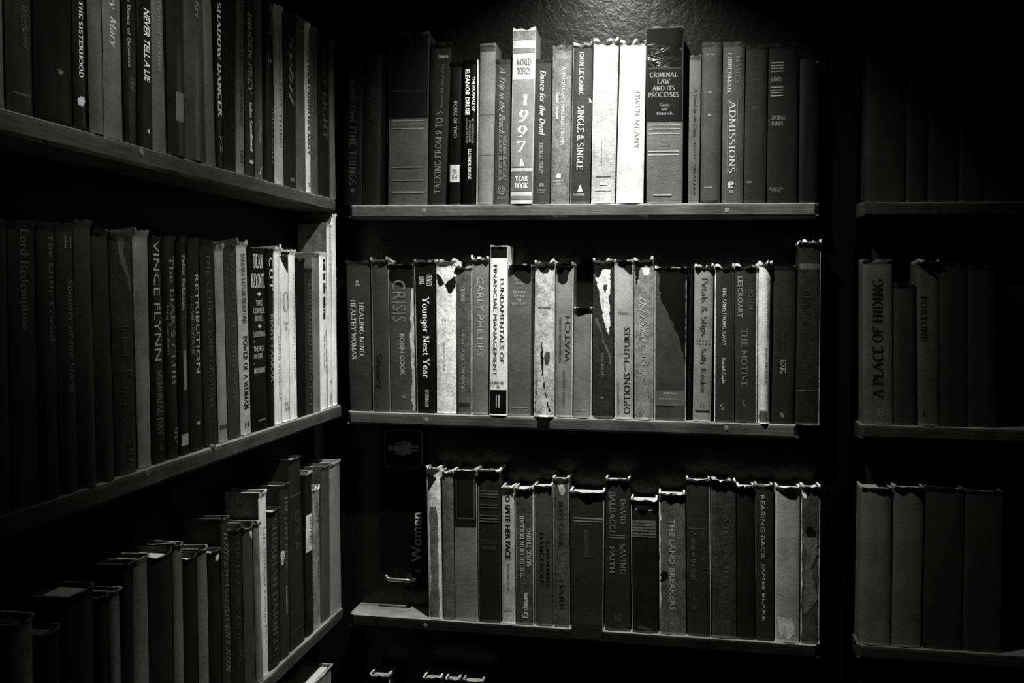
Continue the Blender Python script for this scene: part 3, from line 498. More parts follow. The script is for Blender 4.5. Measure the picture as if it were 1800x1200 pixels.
# ---- back case, middle row
G = 'books on the middle shelf of the back case'
row(BACK, -.30, 458, G, [
 D(b=616, t=608, r=653, rt=650, y=459, tone=.07, rough=.45, l='dark book titled HEALING MIND, HEALTHY WOMAN beside the corner', p=[M_('&', 493, 502, .5, .2, tone=.5), T('HEALING MIND,', 531, 627, .62, .22, tone=.6), T('HEALTHY WOMAN', 527, 632, .27, .22, tone=.6)]),
 D(b=656, t=652, r=686.5, rt=683, y=456, tone=.075, flare=.005, rag=.003, rim=.4, l='dark cloth book with faint red-like script STUART, right of the healing book', tex='cloth', p=[T('Stuart', 618, 682, .4, .34, tone=.03, shear=.3, bold=.02)]),
 D(b=688, t=683, r=731.5, rt=727, y=464, tone=.1, tex='cloth', flare=.004, rim=.35, l='grey dark-topped book with outlined title CRISIS, middle back shelf', p=[Pt([(465, .0, 1), (490, .02, .98), (496, .15, .98), (503, .5, .99), (505, .9, .99)], .012, 'head_shade_or_tear', 'paper'), T('CRISIS', 492, 566, .4, .55, tone=.2, sans=1), A('ROBIN COOK', 586, 660, .5, .2, tone=.3, bold=.04, sans=1), Pt([(506, .9, .99), (560, .86, .99), (640, .85, .99), (700, .86, .99), (721, .9, .99)], .4, 'lit_worn_edge'), M_('o', 693, 700, .55, .15, tone=.3)]),  # dark head is painted shadow; pale right strip paints a lit, worn edge
 D(b=733, t=727.5, r=765, rt=765.5, y=457, tone=.02, rough=.4, rim=.5, flare=.004, l='black book titled Younger Next Year in white letters', p=[T('Younger Next Year', 521, 664, .5, .44, tone=.75), A('CROWLEY\nLODGE', 482, 503, .55, .6, tone=.6), M_('WORKMAN', 684, 714, .58, .2, 'd', tone=.5)]),
 D(b=768, t=766.5, r=802, rt=802.5, y=458, tone=.8, tex='worn', rim=.9, flare=.0035, rag=.003, l='badly worn blank white book with a dark tear near its top', p=[Pt([(480, .02, .98), (489, .02, .12), (489.6, .02, .3)], .02, 'dark_tear') if False else Pt([(481, .0, .1), (490, .02, .3), (497, .06, .4), (503, .2, .3)], .02, 'dark_tear'), Pt([(486, .9, 1), (494, .6, 1), (500, .45, 1), (508, .55, .9), (515, .65, .75)], .015, 'dark_tear'), Bd(560, 565, .5, .3, .5, 'faded_lettering', 'worn'), Bd(600, 650, .5, .36, .44, 'faded_lettering', 'worn')]),
 D(b=804, t=801.5, r=829, rt=829, y=468, tone=.14, tex='worn', flare=.004, rim=.6, l='grey spotted paperback between the blank white book and the gilt lettered one', name='paperback_book', p=[T('CROSSWORD', 505, 530, .45, .26, tone=.45), A('A HEART OF GOLD COOKBOOK', 578, 684, .45, .18, tone=.4), Bd(708, 714, .05, .1, .9, 'spine_band')]),
 D(b=830, t=829.5, r=858.5, rt=860, y=454, tone=.2, tex='cloth', rag=.004, flare=.006, rim=.9, l='grey book with tall outlined capitals, left of FUNDAMENTALS OF FINANCIAL MANAGEMENT', p=[T('CARLY PHILLIPS', 487, 625, .5, .42, tone=.4, sans=1)]),
 D(b=860, t=862, r=891.5, rt=892.5, y=432, tone=.72, rough=.4, n0=-.001, rag=.001, depth=.05, l='tall white textbook titled FUNDAMENTALS OF FINANCIAL MANAGEMENT with black foot', p=[Bd(433.5, 453, .01), Bd(685.5, 727, .01), T('FUNDAMENTALS OF', 490, 638, .7, .22, tone=.04, sans=1), T('FINANCIAL MANAGEMENT', 465, 661, .3, .22, tone=.04, sans=1), M_('CONCISE', 670, 674, .45, .8, tone=.04, bold=.03), M_('4E', 677, 681, .5, .2, tone=.04, bold=.03), Bd(694, 716, .45, .38, .43, 'gilt_rule'), Bd(694, 716, .45, .52, .6, 'publisher_mark')]),
 D(b=893.5, t=894.5, r=933, rt=935, y=465, tone=.16, tex='cloth', flare=.0055, rim=.75, l='grey cloth book with small stacked title BREAD UPON THE WATERS', p=[A('IRWIN\nSHAW', 488, 500, .45, .4, 'h', .35), T('BREAD\nUPON\nTHE\nWATERS', 511, 536, .45, .68, 'h', .42), Bd(715, 717, .3, .15, .85, 'gilt_rule'), Pt([(466, .1, .99), (476, .2, .99), (488, .35, .98), (494, .6, .97), (497, .75, .9)], .02, 'head_shade_or_tear', 'paper')]),  # dark head paints the shadow cast under the flared top
 D(b=933.5, t=935.5, r=937.5, rt=940, y=467, tone=.05, bulge=.0004, n0=-.012, l='thin dark booklet squeezed left of the crumpled white book'),
 D(b=938, t=940.5, r=974.5, rt=976, y=461, tone=.5, tex='worn', flare=.007, rag=.004, rim=.9, bulge=.004, n0=-.003, l='crumpled torn white book whose spine hangs over the shelf front', p=[Bd(540, 542, .1, .2, .8, 'spine_crack'), Pt([(468, .2, .8), (475, .3, .75), (480, .4, .6)], .03, 'head_shade_or_tear'), Pt([(600, .4, .42), (620, .34, .46), (650, .4, .46), (660, .42, .44)], .02, 'spine_crack', 'paper'), Pt([(650, .42, .45), (680, .5, .54), (700, .62, .66), (722, .76, .82)], .02, 'spine_crack', 'paper'), Pt([(650, .18, .2), (690, .1, .13), (725, .05, .07)], .05, 'spine_crack', 'paper'), Pt([(618, .6, .75), (628, .5, .8), (640, .6, .7)], .12), ('F', 749, .01, .2, .8)]),  # head shade is painted; dark strip below stands for a shadowed shelf notch
 D(b=976, t=977, r=1006, rt=1009, y=462, tone=.26, flare=.006, rim=.9, bulge=.003, l='grey book titled NEIGHBORHOOD WATCH with a dark cap', p=[Pt([(463, .1, .95), (480, .06, .72), (494, .1, .66), (499, .3, .5)], .02, 'head_shade_or_tear', 'paper'), T('WATCH', 556, 636, .7, .3, 'u', .06, sans=1), T('NEIGHBORHOOD', 557, 636, .27, .14, 'u', .06, sans=1), A('STUART STEWART', 650, 715, .5, .16, 'u', .1)]),  # dark head is shadow painted below the rim
 D(b=1007.5, t=1009.5, r=1040, rt=1042, y=541, tone=.24, tex='cloth', bulge=.004, flare=.005, rim=.9, sag=.002, l='short blank grey book with a hollow top, lowest in the middle back row', p=[Bd(720, 722, .45, .15, .85, 'faded_lettering', 'worn'), Pt([(542, .12, .88), (546, .16, .82), (549, .3, .7)], .015, 'head_shade_or_tear', 'paper')]),  # shade below the top rim painted as a dark patch
 D(b=1042.5, t=1043, r=1078.5, rt=1079, y=457, tone=.065, tex='worn', flare=.008, rag=.004, rim=.9, l='dark book with a white V shaped tear running down its spine', p=[Pt([(460, .0, .85), (480, .05, .84), (500, .2, .85), (530, .35, .8), (560, .5, .82), (575, .62, .82), (589, .76, .8)], .75, 'torn_patch'), Pt([(500, .5, .7), (508, .5, .66), (514, .58, .62)], .08, 'torn_patch'), Pt([(560, .05, .2), (580, .3, .42), (600, .45, .55), (625, .78, .9), (640, .8, .88)], .14, 'scuff_mark'), A('AYN RAND', 618, 662, .45, .12, tone=.3), Bd(698, 700, .3, .38, .5, 'publisher_mark')]),
 D(b=1080, t=1079.5, r=1113, rt=1113.5, y=457, tone=.36, flare=.0045, rim=.9, bulge=.003, l='light grey book titled OPTIONS AND FUTURES reading upwards', p=[T('OPTIONS', 655, 727, .68, .34, 'u', .04, sans=1), T('AND', 638, 652, .58, .14, 'u', .04, sans=1), T('FUTURES', 575, 636, .68, .3, 'u', .04, sans=1), T('AN INTRODUCTION TO', 672, 727, .2, .11, 'u', .04, sans=1, name='subtitle_lettering'), A('Chance', 547, 552, .5, .55, 'h', .05), Pt([(459, .1, .9), (466, .3, .95), (474, .6, .95), (480, .8, .95)], .02, 'head_shade_or_tear', 'paper')]),  # slanting head shadow is painted on
 D(b=1115, t=1114, r=1148.5, rt=1149, y=456, tone=.28, tex='worn', flare=.0065, rag=.003, rim=.9, bulge=.003, l='grey book with curly script title, right of OPTIONS AND FUTURES', p=[T('Our Game', 523, 592, .45, .44, tone=.5, shear=.5), A('JOHN LE CARRÉ', 596, 672, .5, .2, tone=.45, bold=.02), Pt([(470, .4, .85), (484, .5, .75)], .6), Pt([(459, .02, .2), (475, .05, .3), (490, .08, .2), (500, .1, .14)], .02, 'head_shade_or_tear', 'paper')]),  # dark left part of the head is painted shade
 D(b=1150, t=1150.5, r=1205.5, rt=1207.5, y=470, tone=.09, tex='paper', n0=-.007, flare=.003, rim=.8, rough=.4, l='wide dark book with a taped grey label band near its foot', p=[Pt([(471, .12, .98), (500, .15, .98), (530, .22, .98), (560, .5, .98), (590, .75, .98), (625, .93, .98), (640, .96, .98)], .01, 'dark_patch', 'paper'), Bd(687, 713, .15, .01, .99, 'paper_label'), Bd(690, 691.5, .6, .3, .7, 'gilt_rule', 'worn'), Bd(700, 702, .32, .15, .85, 'faded_lettering', 'worn'), Bd(522, 523, .25, .0, .18, 'gilt_rule')]),  # dark triangle paints the diagonal shadow across the upper spine
 D(b=1207, t=1209, r=1216, rt=1219, y=472, tone=.012, n0=-.018, l='thin black book pushed back, right of the wide taped one, middle back shelf'),
 D(b=1217.5, t=1221, r=1250, rt=1255, y=467, tone=.26, tex='cloth', flare=.0055, rag=.003, rim=.9, bulge=.003, l='light cloth book with ornate title Slips and a dotted line, middle back shelf', p=[T('Petals & Slips', 488, 590, .5, .4, tone=.1), T(':::::', 597, 605, .5, .7, 'h', .1, name='dotted_ornament'), A('Sally Koslow', 612, 690, .5, .36, tone=.1), M_('Q', 708, 716, .5, .22, tone=.1), Bd(720, 723, .08, .1, .9, 'gilt_rule', 'worn')]),
 D(b=1255, t=1256.5, r=1290, rt=1291, y=468, tone=.05, tex='cloth', flare=.004, rim=.6, rag=.003, l='dark book with thin white title ending in AWAY, left of THE MOTIVE', p=[T('THE ARMSTRONG AWAY', 505, 608, .5, .18, tone=.55), A('Daniel Gayle', 628, 674, .45, .2, tone=.55), M_('5', 710, 720, .4, .2, tone=.3)]),
 D(b=1291.5, t=1292, r=1330.5, rt=1332, y=467, tone=.05, tex='cloth', flare=.004, rim=.7, rag=.003, l='dark book titled THE MOTIVE in grey capitals', p=[T('THE MOTIVE', 577, 680, .42, .28, tone=.2), A('LESCROART', 486, 558, .22, .22, tone=.28, sans=1), A('JOHN', 508, 545, .7, .2, tone=.14), M_('L', 703, 713, .45, .14, tone=.3)]),
 D(b=1332, t=1333, r=1353.5, rt=1358, y=462, tone=.5, tex='cloth', flare=.006, rag=.004, rim=.9, bulge=.007, l='cream book brightly lit on its left edge, left of LOGIC, middle back row', p=[T('The City Beyond Courage', 488, 594, .68, .2, tone=.15), A('James Michener', 610, 672, .6, .2, tone=.15), Pt([(722, .1, .7), (732, .05, .75), (742, .1, .8)], .15, 'worn_foot')]),
 D(b=1355.5, t=1360, r=1394.5, rt=1400, y=468, tone=.03, tex='cloth', l='black book lettered LOGIC low on its spine', p=[T('LOGIC', 633, 656, .5, .26, tone=.3, sans=1), A('Symbolic', 580, 630, .5, .14, tone=.08), M_('W', 724, 734, .5, .22, tone=.22, bold=.02)]),
 D(b=1397, t=1403, r=1440, rt=1443, y=425, tone=.03, tex='worn', n0=-.003, rag=.004, flare=.006, rim=.6, l='tall black book at the right end, sticking up above the middle back row', p=[Bd(463, 474, .1, .05, .95, 'worn_band', 'worn'), T('TOUCH & GO', 505, 570, .4, .4, tone=.05), Bd(686, 687, .15, .0, .95, 'gilt_rule'), Bd(745, 747, .14, .25, .95, 'gilt_rule', 'worn')]),
], gain=1.08)
# ---- back case, lower row
G = 'books on the lower shelf of the back case'
row(BACK, ZR[2], 860, G, [
 D(b=754, t=750, r=778, rt=774, y=821, tone=.55, tex='worn', flare=.004, rim=.9, rag=.003, bulge=.003, l='scuffed white book standing first beside the restroom sign', p=[Pt([(832, .05, .2), (840, .1, .8), (850, .15, .5), (862, .1, .2)], .02, 'dark_patch', 'paper'), Pt([(890, .3, .7), (905, .18, .84), (960, .2, .82), (1020, .25, .8), (1060, .1, .85), (1084, .1, .8)], .15, 'bare_patch')]),  # irregular dark patch below the top edge
 D(b=779.5, t=777, r=799, rt=797, y=827, tone=.13, tex='worn', rim=.6, flare=.004, rag=.003, l='narrow leaning dark grey book, second in the lower back row'),
 D(b=800.5, t=798.5, r=840, rt=838, y=825, tone=.17, tex='cloth', rim=.75, flare=.004, rag=.002, l='cloth book with framed dark panel above and grey weave below, lower back shelf', p=[Bd(826, 926, .02, .01, .99, 'spine_label'), Bd(836, 838, .1, .1, .9, 'label_frame'), Bd(910, 912, .1, .1, .9, 'label_frame'), Bd(836, 912, .1, .07, .1, 'label_frame'), Bd(836, 912, .1, .88, .92, 'label_frame')]),
 D(b=841.5, t=840, r=880.5, rt=879.5, y=824, tone=.03, tex='cloth', rim=.7, flare=.006, rag=.003, l='black book with rows of dotted gilt pattern, left of TO SPITE HER FACE', p=[Bd(y, y+2, .13, .08, .9, 'gilt_rule', 'worn') for y in (862, 867, 872, 886, 891, 905, 910, 915)]+[A('THOMAS\nMANN', 948, 966, .5, .8, 'h', .08)]),
 D(b=883, t=881.5, r=906.5, rt=904, y=855, tone=.34, rim=.9, flare=.006, rag=.004, rough=.4, name='paperback_book', l='light paperback titled TO SPITE HER FACE', p=[T('TO SPITE HER FACE', 862, 982, .48, .42, tone=.015, bold=.02, sans=1), A('HILDEGARDE DOLSON', 990, 1036, .5, .14, tone=.03), Bd(1073, 1074, .08, .1, .8, 'spine_band')]),
 D(b=908, t=905.5, r=939.5, rt=938, y=856, tone=.09, tex='worn', rim=.9, flare=.006, rag=.004, l='dark book titled THE BILLION DOLLAR SURE THING in two lines', p=[T('THE BILLION DOLLAR', 905, 1015, .36, .24, 'u', .45), T('SURE THING', 928, 995, .74, .24, 'u', .45), A('Erdman', 1042, 1086, .5, .3, 'u', .5)]),
 D(b=940.5, t=939, r=972.5, rt=970.5, y=852, tone=.08, tex='cloth', rim=.7, flare=.005, l='dark cloth book lettered ON DANGEROUS GROUND, right of the sure thing book', p=[T('DANGEROUS', 935, 1030, .4, .24, tone=.03), T('GROUND', 950, 1030, .75, .2, tone=.03)]),
 D(b=973.5, t=971.5, r=1002, rt=1000.5, y=839, tone=.1, tex='worn', rim=.95, flare=.004, l='grey scuffed book with torn white cap, left of the widest black book', p=[A('MARY CLARK', 880, 960, .5, .3, tone=.05), T('DARK', 1018, 1072, .5, .3, tone=.05), Pt([(840, .15, .75), (850, .3, .6), (860, .35, .8), (870, .5, .7)], .4)]),
 D(b=1004, t=1001.5, r=1060.5, rt=1062.5, y=863, tone=.04, tex='cloth', rim=.95, flare=.005, n0=-.003, rag=.001, l='widest black volume whose loose spine hangs below the lower back shelf', p=rules([910, 915], .25, .1, .97)+[Bd(921, 922, .12, .1, .6, 'gilt_rule'), Bd(930, 980, .07, .42, .55, 'faded_lettering', 'worn'), ('F', 1121, .03, .02, .98)]),
 D(b=1063, t=1064.5, r=1108.5, rt=1107.5, y=840, tone=.04, tex='cloth', rim=.8, flare=.005, rag=.002, l='black book titled SAVING FAITH in two embossed lines', p=[A('DAVID', 877, 920, .72, .2, tone=.22), A('BALDACCI', 864, 935, .28, .24, tone=.22), Bd(940, 941, .22, .15, .8, 'gilt_rule'), Bd(944, 945, .22, .15, .8, 'gilt_rule'), T('SAVING', 955, 1008, .72, .22, tone=.22), T('FAITH', 960, 1006, .28, .2, tone=.22), M_('WB', 1078, 1092, .5, .3, tone=.1)]),
 D(b=1110.5, t=1108.5, r=1156, rt=1155.5, y=877, tone=.028, tex='paper', rim=.9, flare=.007, rag=.002, rough=.4, l='short black book with a ridged grey strip and white torn label', p=[Pt([(888, .12, .85), (893, .1, .85), (897, .2, .88)], .6, 'torn_label'), Bd(914, 944, .14, .02, .96, 'ridged_strip', 'worn')]+[Bd(y, y+1.2, .03, .04, .94, 'strip_groove') for y in (919, 924, 929, 934, 939)]+[Pt([(1100, .2, .4), (1106, .25, .8)], .1, 'scuff_mark')]),
 D(b=1159, t=1157.5, r=1206, rt=1204.5, y=866, tone=.12, tex='worn', rim=.95, flare=.006, rag=.003, l='grey peeling book titled THE LAND BREAKERS', p=[T('THE LAND BREAKERS', 912, 1072, .5, .2, tone=.35, sans=1), Pt([(868, .0, .08), (900, .0, .07), (940, .0, .05), (1000, .0, .06), (1108, .0, .04)], .6, 'lit_worn_edge'), M_('&', 1092, 1102, .5, .18, tone=.3), Pt([(1004, .05, .3), (1012, .04, .36), (1024, .04, .1)], .01, 'dark_tear')]),  # pale left strip paints edge light along with wear
 D(b=1208, t=1206, r=1250, rt=1248, y=841, tone=.04, tex='cloth', rim=.8, flare=.004, rag=.003, l='dark book with two line serif title Avenue, right of the land book', p=[T('Avenue of the Stars', 934, 1020, .3, .24, tone=.13), T('Summerset Lane', 930, 1024, .75, .18, tone=.08), A('Barton', 1040, 1072, .35, .2, tone=.1), Bd(928, 929, .12, .05, .8, 'gilt_rule')]),
 D(b=1251.5, t=1249.5, r=1294.5, rt=1293.5, y=843, tone=.06, tex='worn', rim=.75, flare=.009, rag=.005, l='dark leather-like book with a curled ragged top edge, lower back shelf', p=[Bd(890, 891, .2, .15, .6, 'gilt_rule', 'worn'), T('A Thousand Miles', 905, 1030, .6, .2, tone=.11)]),
 D(b=1296, t=1295, r=1326.5, rt=1325, y=852, tone=.022, tex='cloth', rim=.5, flare=.005, rag=.003, l='plain black book, left of the one with thin white capitals, lower back shelf'),
 D(b=1328, t=1326.5, r=1361, rt=1359, y=851, tone=.035, tex='cloth', rim=.35, l='black book with thin capitals REARING BACK', p=[T('REARING BACK', 870, 982, .42, .22, tone=.3, sans=1), A('JAMES BLAKE', 990, 1090, .42, .2, tone=.35, sans=1)]),
 D(b=1362.5, t=1363, r=1405, rt=1406.5, y=854, tone=.23, tex='cloth', rim=.8, flare=.005, bulge=.003, l='plain light grey cloth book, second from the right in the lower back row', p=[Pt([(1085, .1, .6), (1098, .1, .8), (1112, .15, .85), (1122, .2, .6)], .4, 'scuff_mark')]),
 D(b=1406.5, t=1408, r=1440.5, rt=1442.5, y=853, tone=.07, tex='worn', rim=.8, flare=.005, rag=.003, l='tattered dark book with peeled patches at the right end of the lower back row', p=[Pt([(858, .0, .2), (868, .0, .25), (876, .2, .3)], .6), Pt([(880, .0, .05), (960, .0, .06), (1040, .0, .05), (1120, .0, .04)], .4, 'lit_worn_edge'), Pt([(950, .95, 1), (1000, .95, 1), (1060, .94, 1), (1122, .93, 1)], .4, 'lit_worn_edge'), Pt([(944, .05, .8), (970, .3, .9), (1000, .2, .5), (1050, .15, .9), (1080, .1, .3)], .13, 'bare_patch'), Pt([(926, .3, .6), (934, .2, .8), (942, .4, .7)], .01, 'dark_tear')]),  # pale strips on both sides paint lit edges as well as wear
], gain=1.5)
# ---- back case, bottom row: only the tops reach into the frame
def topz(px, py): return BACK.hit(px, py)[1]
row(BACK, -.905, 1190, 'books on the bottom shelf of the back case', [
 D(b=651, t=651, yb=1197, r=686, rt=686, y=1184, tone=.05, tex='worn', flare=.007, rag=.004, rim=.7, l='book with curled ragged top, first in the bottom back row'),
 D(b=745, t=745, yb=1197, r=776, rt=776, y=1188, tone=.05, flare=.006, rim=.7, l='dark book below the first white book of the row above, bottom back row'),
 D(b=783, t=783, yb=1197, r=809, rt=809, y=1191, tone=.05, flare=.005, rag=.003, rim=.6, l='dark book with torn top between two others in the bottom back row'),
 D(b=814, t=814, yb=1197, r=850, rt=850, y=1194, tone=.05, flare=.004, rag=.002, rim=.5, l='last visible dark book of the bottom back row, barely showing'),
])
# ---- far right case
G = 'books in the far right case'
row(BACK, 0, 100, G, [
 D(b=1520, t=1523, r=1590, rt=1594, y=94, tone=.05, l='wide nearly black book at the left end of the far right case, top shelf'),
 D(b=1592, t=1595, r=1628, rt=1632, y=104, tone=.045, l='nearly black book second from the left, top shelf of the far right case'),
 D(b=1630, t=1634, r=1684, rt=1689, y=98, tone=.05, l='nearly black book third from the left, top shelf of the far right case'),
 D(b=1685, t=1690, r=1728, rt=1735, y=82, tone=.06, l='taller nearly black book fourth from the left, top shelf of the far right case'),
 D(b=1730, t=1736, r=1790, rt=1797, y=90, tone=.05, l='nearly black book at the right frame edge, top shelf of the far right case'),
], gain=0.6)  # low gain puts the lamp's weak reach into these tones
row(BACK, ZU[1], 470, G, [
 D(b=1517, t=1516, r=1569, rt=1568, y=456, tone=.16, tex='cloth', rim=.3, rag=.001, l='dim grey book with large dark capitals, left end of the far right middle shelf', p=[T('A PLACE OF HIDING', 490, 700, .5, .36, 'u', .03, bold=.02), M_('B', 718, 732, .6, .25, tone=.25)]),
 D(b=1571, t=1571, r=1609, rt=1608, y=499, tone=.06, tex='cloth', l='short dark book, second on the far right middle shelf'),
 D(b=1613, t=1611, r=1650, rt=1649, y=459, tone=.12, tex='cloth', rag=.004, flare=.009, rim=.4, l='dim book with bent white top flap on the far right middle shelf', p=[T('FORTUNE', 520, 600, .3, .3, tone=.04), M_('E', 722, 733, .35, .2, tone=.03)]),
 D(b=1651, t=1650, r=1700, rt=1700, y=460, tone=.05, l='nearly black book right of the flapped one, far right middle shelf'),
 D(b=1701, t=1701, r=1752, rt=1752, y=466, tone=.05, l='nearly black book at the dark end of the far right middle shelf'),
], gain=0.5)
row(BACK, ZU[2], 860, G, [
 D(b=1510, t=1514, r=1565.5, rt=1567.5, y=856, tone=.2, tex='cloth', rim=.5, flare=.004, bulge=.004, l='dim grey blank book with lit left edge, left end of the far right lower shelf'),
 D(b=1567, t=1570.5, r=1618, rt=1624, y=854, tone=.16, tex='cloth', rim=.45, flare=.004, bulge=.003, l='second dim grey blank book on the far right lower shelf'),
 D(b=1622, t=1627, r=1690, rt=1694, y=856, tone=.06, l='wide nearly black book right of the two dim grey ones, far right lower shelf'),
 D(b=1692, t=1696, r=1760, rt=1764, y=862, tone=.06, l='nearly black book toward the right frame edge, far right lower shelf'),
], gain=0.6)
# ---- left wall, top row
G = 'books on the top shelf of the left wall'
row(LEFT, ZL[0], 20, G, [
 D(b=-42, t=-46, r=8, rt=4, z=.25, tone=.12, rough=.3, l='grey sliver of a book cut by the left frame edge, top left shelf'),
 D(b=10, t=7, r=58, rt=54, z=.245, tone=.035, rough=.35, l='black book with faint mottled lettering near the left frame edge, top left shelf', p=[T('Windward', 10, 86, .66, .3, tone=.1, shear=.3), Bd(163, 168, .1, .2, .9, 'gilt_rule', 'worn')]),
 D(b=60, t=57, r=127, rt=125, z=.25, tone=.012, rough=.35, l='very wide black book with a small star, top left shelf', p=[M_('✶', 120, 134, .62, .18, tone=.2)]),
 D(b=129, t=126, r=152, rt=148, z=.235, tone=.03, rough=.2, l='black glossy book with bright silver lettering line, right of the wide star book', p=[T('THE SISTERHOOD', 2, 136, .5, .3, tone=.75, rough=.2), Pt([(170, .4, .7), (178, .2, .75), (186, .25, .6)], .5, 'publisher_mark', 'paper')]),
 D(b=157, t=152, r=181.5, rt=176, z=.245, tone=.12, rough=.3, bulge=.004, l='plain grey glossy book, left of the one titled Mary', p=[]),
 D(b=183, t=178.5, r=216, rt=210.5, z=.24, tone=.15, rough=.45, l='wide grey book with italic title ending in Mary', p=[T('Mary, Mary', -40, 84, .45, .42, tone=.5, shear=.25)]),
 D(b=219, t=214, r=241, rt=238.5, z=.24, tone=.03, rough=.25, l='black book with small worn text, left of NEVER TELL A LIE', p=[T('The Dance of Business', -20, 118, .35, .2, tone=.3, bold=.02), T('A Novel', 135, 160, .55, .4, tone=.18, shear=.3)]),
 D(b=243, t=240, r=267, rt=264.5, z=.238, tone=.022, rough=.35, l='black book titled NEVER TELL A LIE in bold slanted white capitals', p=[T('NEVER TELL A LIE', 16, 144, .55, .46, tone=.85, bold=.008, sans=1, shear=.15), M_('4', 227, 234, .6, .3, tone=.6)]),
 D(b=268, t=265, r=292.5, rt=285.5, z=.236, tone=.14, rough=.5, tex='cloth', l='grey speckled book, right of NEVER TELL A LIE', p=[T('Silent Partner', -10, 130, .5, .3, tone=.24)]),
 D(b=295, t=291, r=323.5, rt=320, z=.24, tone=.04, rough=.16, bulge=.006, l='plastic wrapped book with shining streaks and pale label, top left shelf', p=[Bd(163, 214, .17, .25, .72, 'spine_label')]),
 D(b=325.5, t=321.5, r=356, rt=352, z=.24, tone=.09, rough=.16, bulge=.006, l='second plastic wrapped glossy grey book, right of the streaked label one', p=[T('Key', 2, 30, .45, .3, tone=.25)]),
 D(b=362, t=356, r=379, rt=371.5, z=.238, tone=.15, tex='cloth', l='narrow plain grey book, left of the thin silver lettered spine', p=[]),
 D(b=380, t=376, r=392, rt=389, z=.238, tone=.03, rough=.2, l='thin black spine with broken shiny silver lettering, top left shelf', p=[T('SHADOW DANCER', 4, 206, .4, .5, tone=.75, rough=.2, bold=.03), M_('Y\nB', 240, 268, .5, .6, tone=.3)]),
 D(b=393, t=391, r=413, rt=413, z=.236, tone=.03, tex='cloth', l='dull black cloth book, left of the pale one marked GIO', p=[T('THE LONG ROAD HOME', 10, 250, .6, .3, tone=.06)]),
 D(b=414, t=414, r=429, rt=427.5, z=.238, tone=.26, l='pale grey book with dark capitals and GIO at its foot', p=[T('IN MID AIR', 0, 110, .5, .3, tone=.06, sans=1), A('KIM WRIGHT', 150, 222, .5, .3, tone=.06, sans=1), M_('GIO', 264, 286, .55, .42, 'd', tone=.04, sans=1)]),
 D(b=430, t=427.5, r=447, rt=444, z=.236, tone=.06, rough=.35, l='dark book titled HIDDEN PREY in white serif capitals', p=[T('HIDDEN PREY', 22, 165, .5, .42, tone=.75, bold=.015, shear=.1), A('John Sandford', 180, 266, .5, .3, tone=.8, bold=.05), M_('●', 281, 288, .5, .4, tone=.6)]),
 D(b=448, t=444.5, r=462, rt=459.5, z=.234, tone=.13, l='grey book with curly signature lettering, right of HIDDEN PREY', p=[T('The Runaway', 30, 195, .5, .2, tone=.28), A('Effinger', 210, 255, .5, .5, tone=.4, shear=.4), M_('/', 294, 306, .5, .3, tone=.8)]),
 D(b=463, t=460.5, r=482, rt=478.5, z=.228, tone=.035, rough=.2, bulge=.004, l='glossy black book with LITERATURE near its foot reading upwards', p=[T('LITERATURE', 186, 288, .68, .36, 'u', .2), T('An Introduction to Reading', 5, 62, .5, .4, 'u', .28), M_('T', 95, 118, .4, .3, 'u', tone=.3)]),
 D(b=482.5, t=479, r=498.5, rt=495.5, y=11, tone=.34, l='pale mottled book with faint dark lettering, left of the S initial black book', p=[T('THE SWEETEST THING', 40, 260, .6, .3, tone=.15)]),
 D(b=499, t=496.5, r=520, rt=519, y=26, tone=.035, tex='cloth', l='black book with large worn script strokes near the right of the top left shelf', p=[T('Sybil', 60, 184, .5, .42, tone=.3, shear=.3), M_('BB', 313, 319, .6, .3, tone=.3)]),
 D(b=520.5, t=519, yt=45, r=537.5, rt=533.8, y=33, tone=.12, l='plain mid grey book with short white stroke, left of the slim pale spine', p=[M_('f', 52, 60, .6, .3, 'd', tone=.5)]),
 D(b=537.5, t=533.8, yt=45, r=546, rt=542.8, y=41, tone=.5, l="slim pale book titled WHO'S YOUR CADDY? near the corner", p=[T("WHO'S YOUR CADDY? RICK REILLY", 68, 272, .5, .35, tone=.02, bold=.03, sans=1), M_('=', 322, 327, .5, .5, tone=.05)]),
 D(b=546.5, t=543.5, yt=55, r=559.4, rt=557, y=50, tone=.11, l='plain grey book, right of the slim pale spine near the corner'),
 D(b=560, t=558, yt=70, r=579.5, rt=577, y=60, tone=.03, tex='cloth', l='black book with faint rough lettering, second from the corner on the top left shelf', p=[T('LOST LIGHT', 85, 245, .5, .42, tone=.1, bold=.02)]),
 D(b=581, t=578, yt=75, r=589.5, rt=587, y=73, tone=.14, l='thin grey book closest to the corner on the top left shelf'),
], gain=1.25)
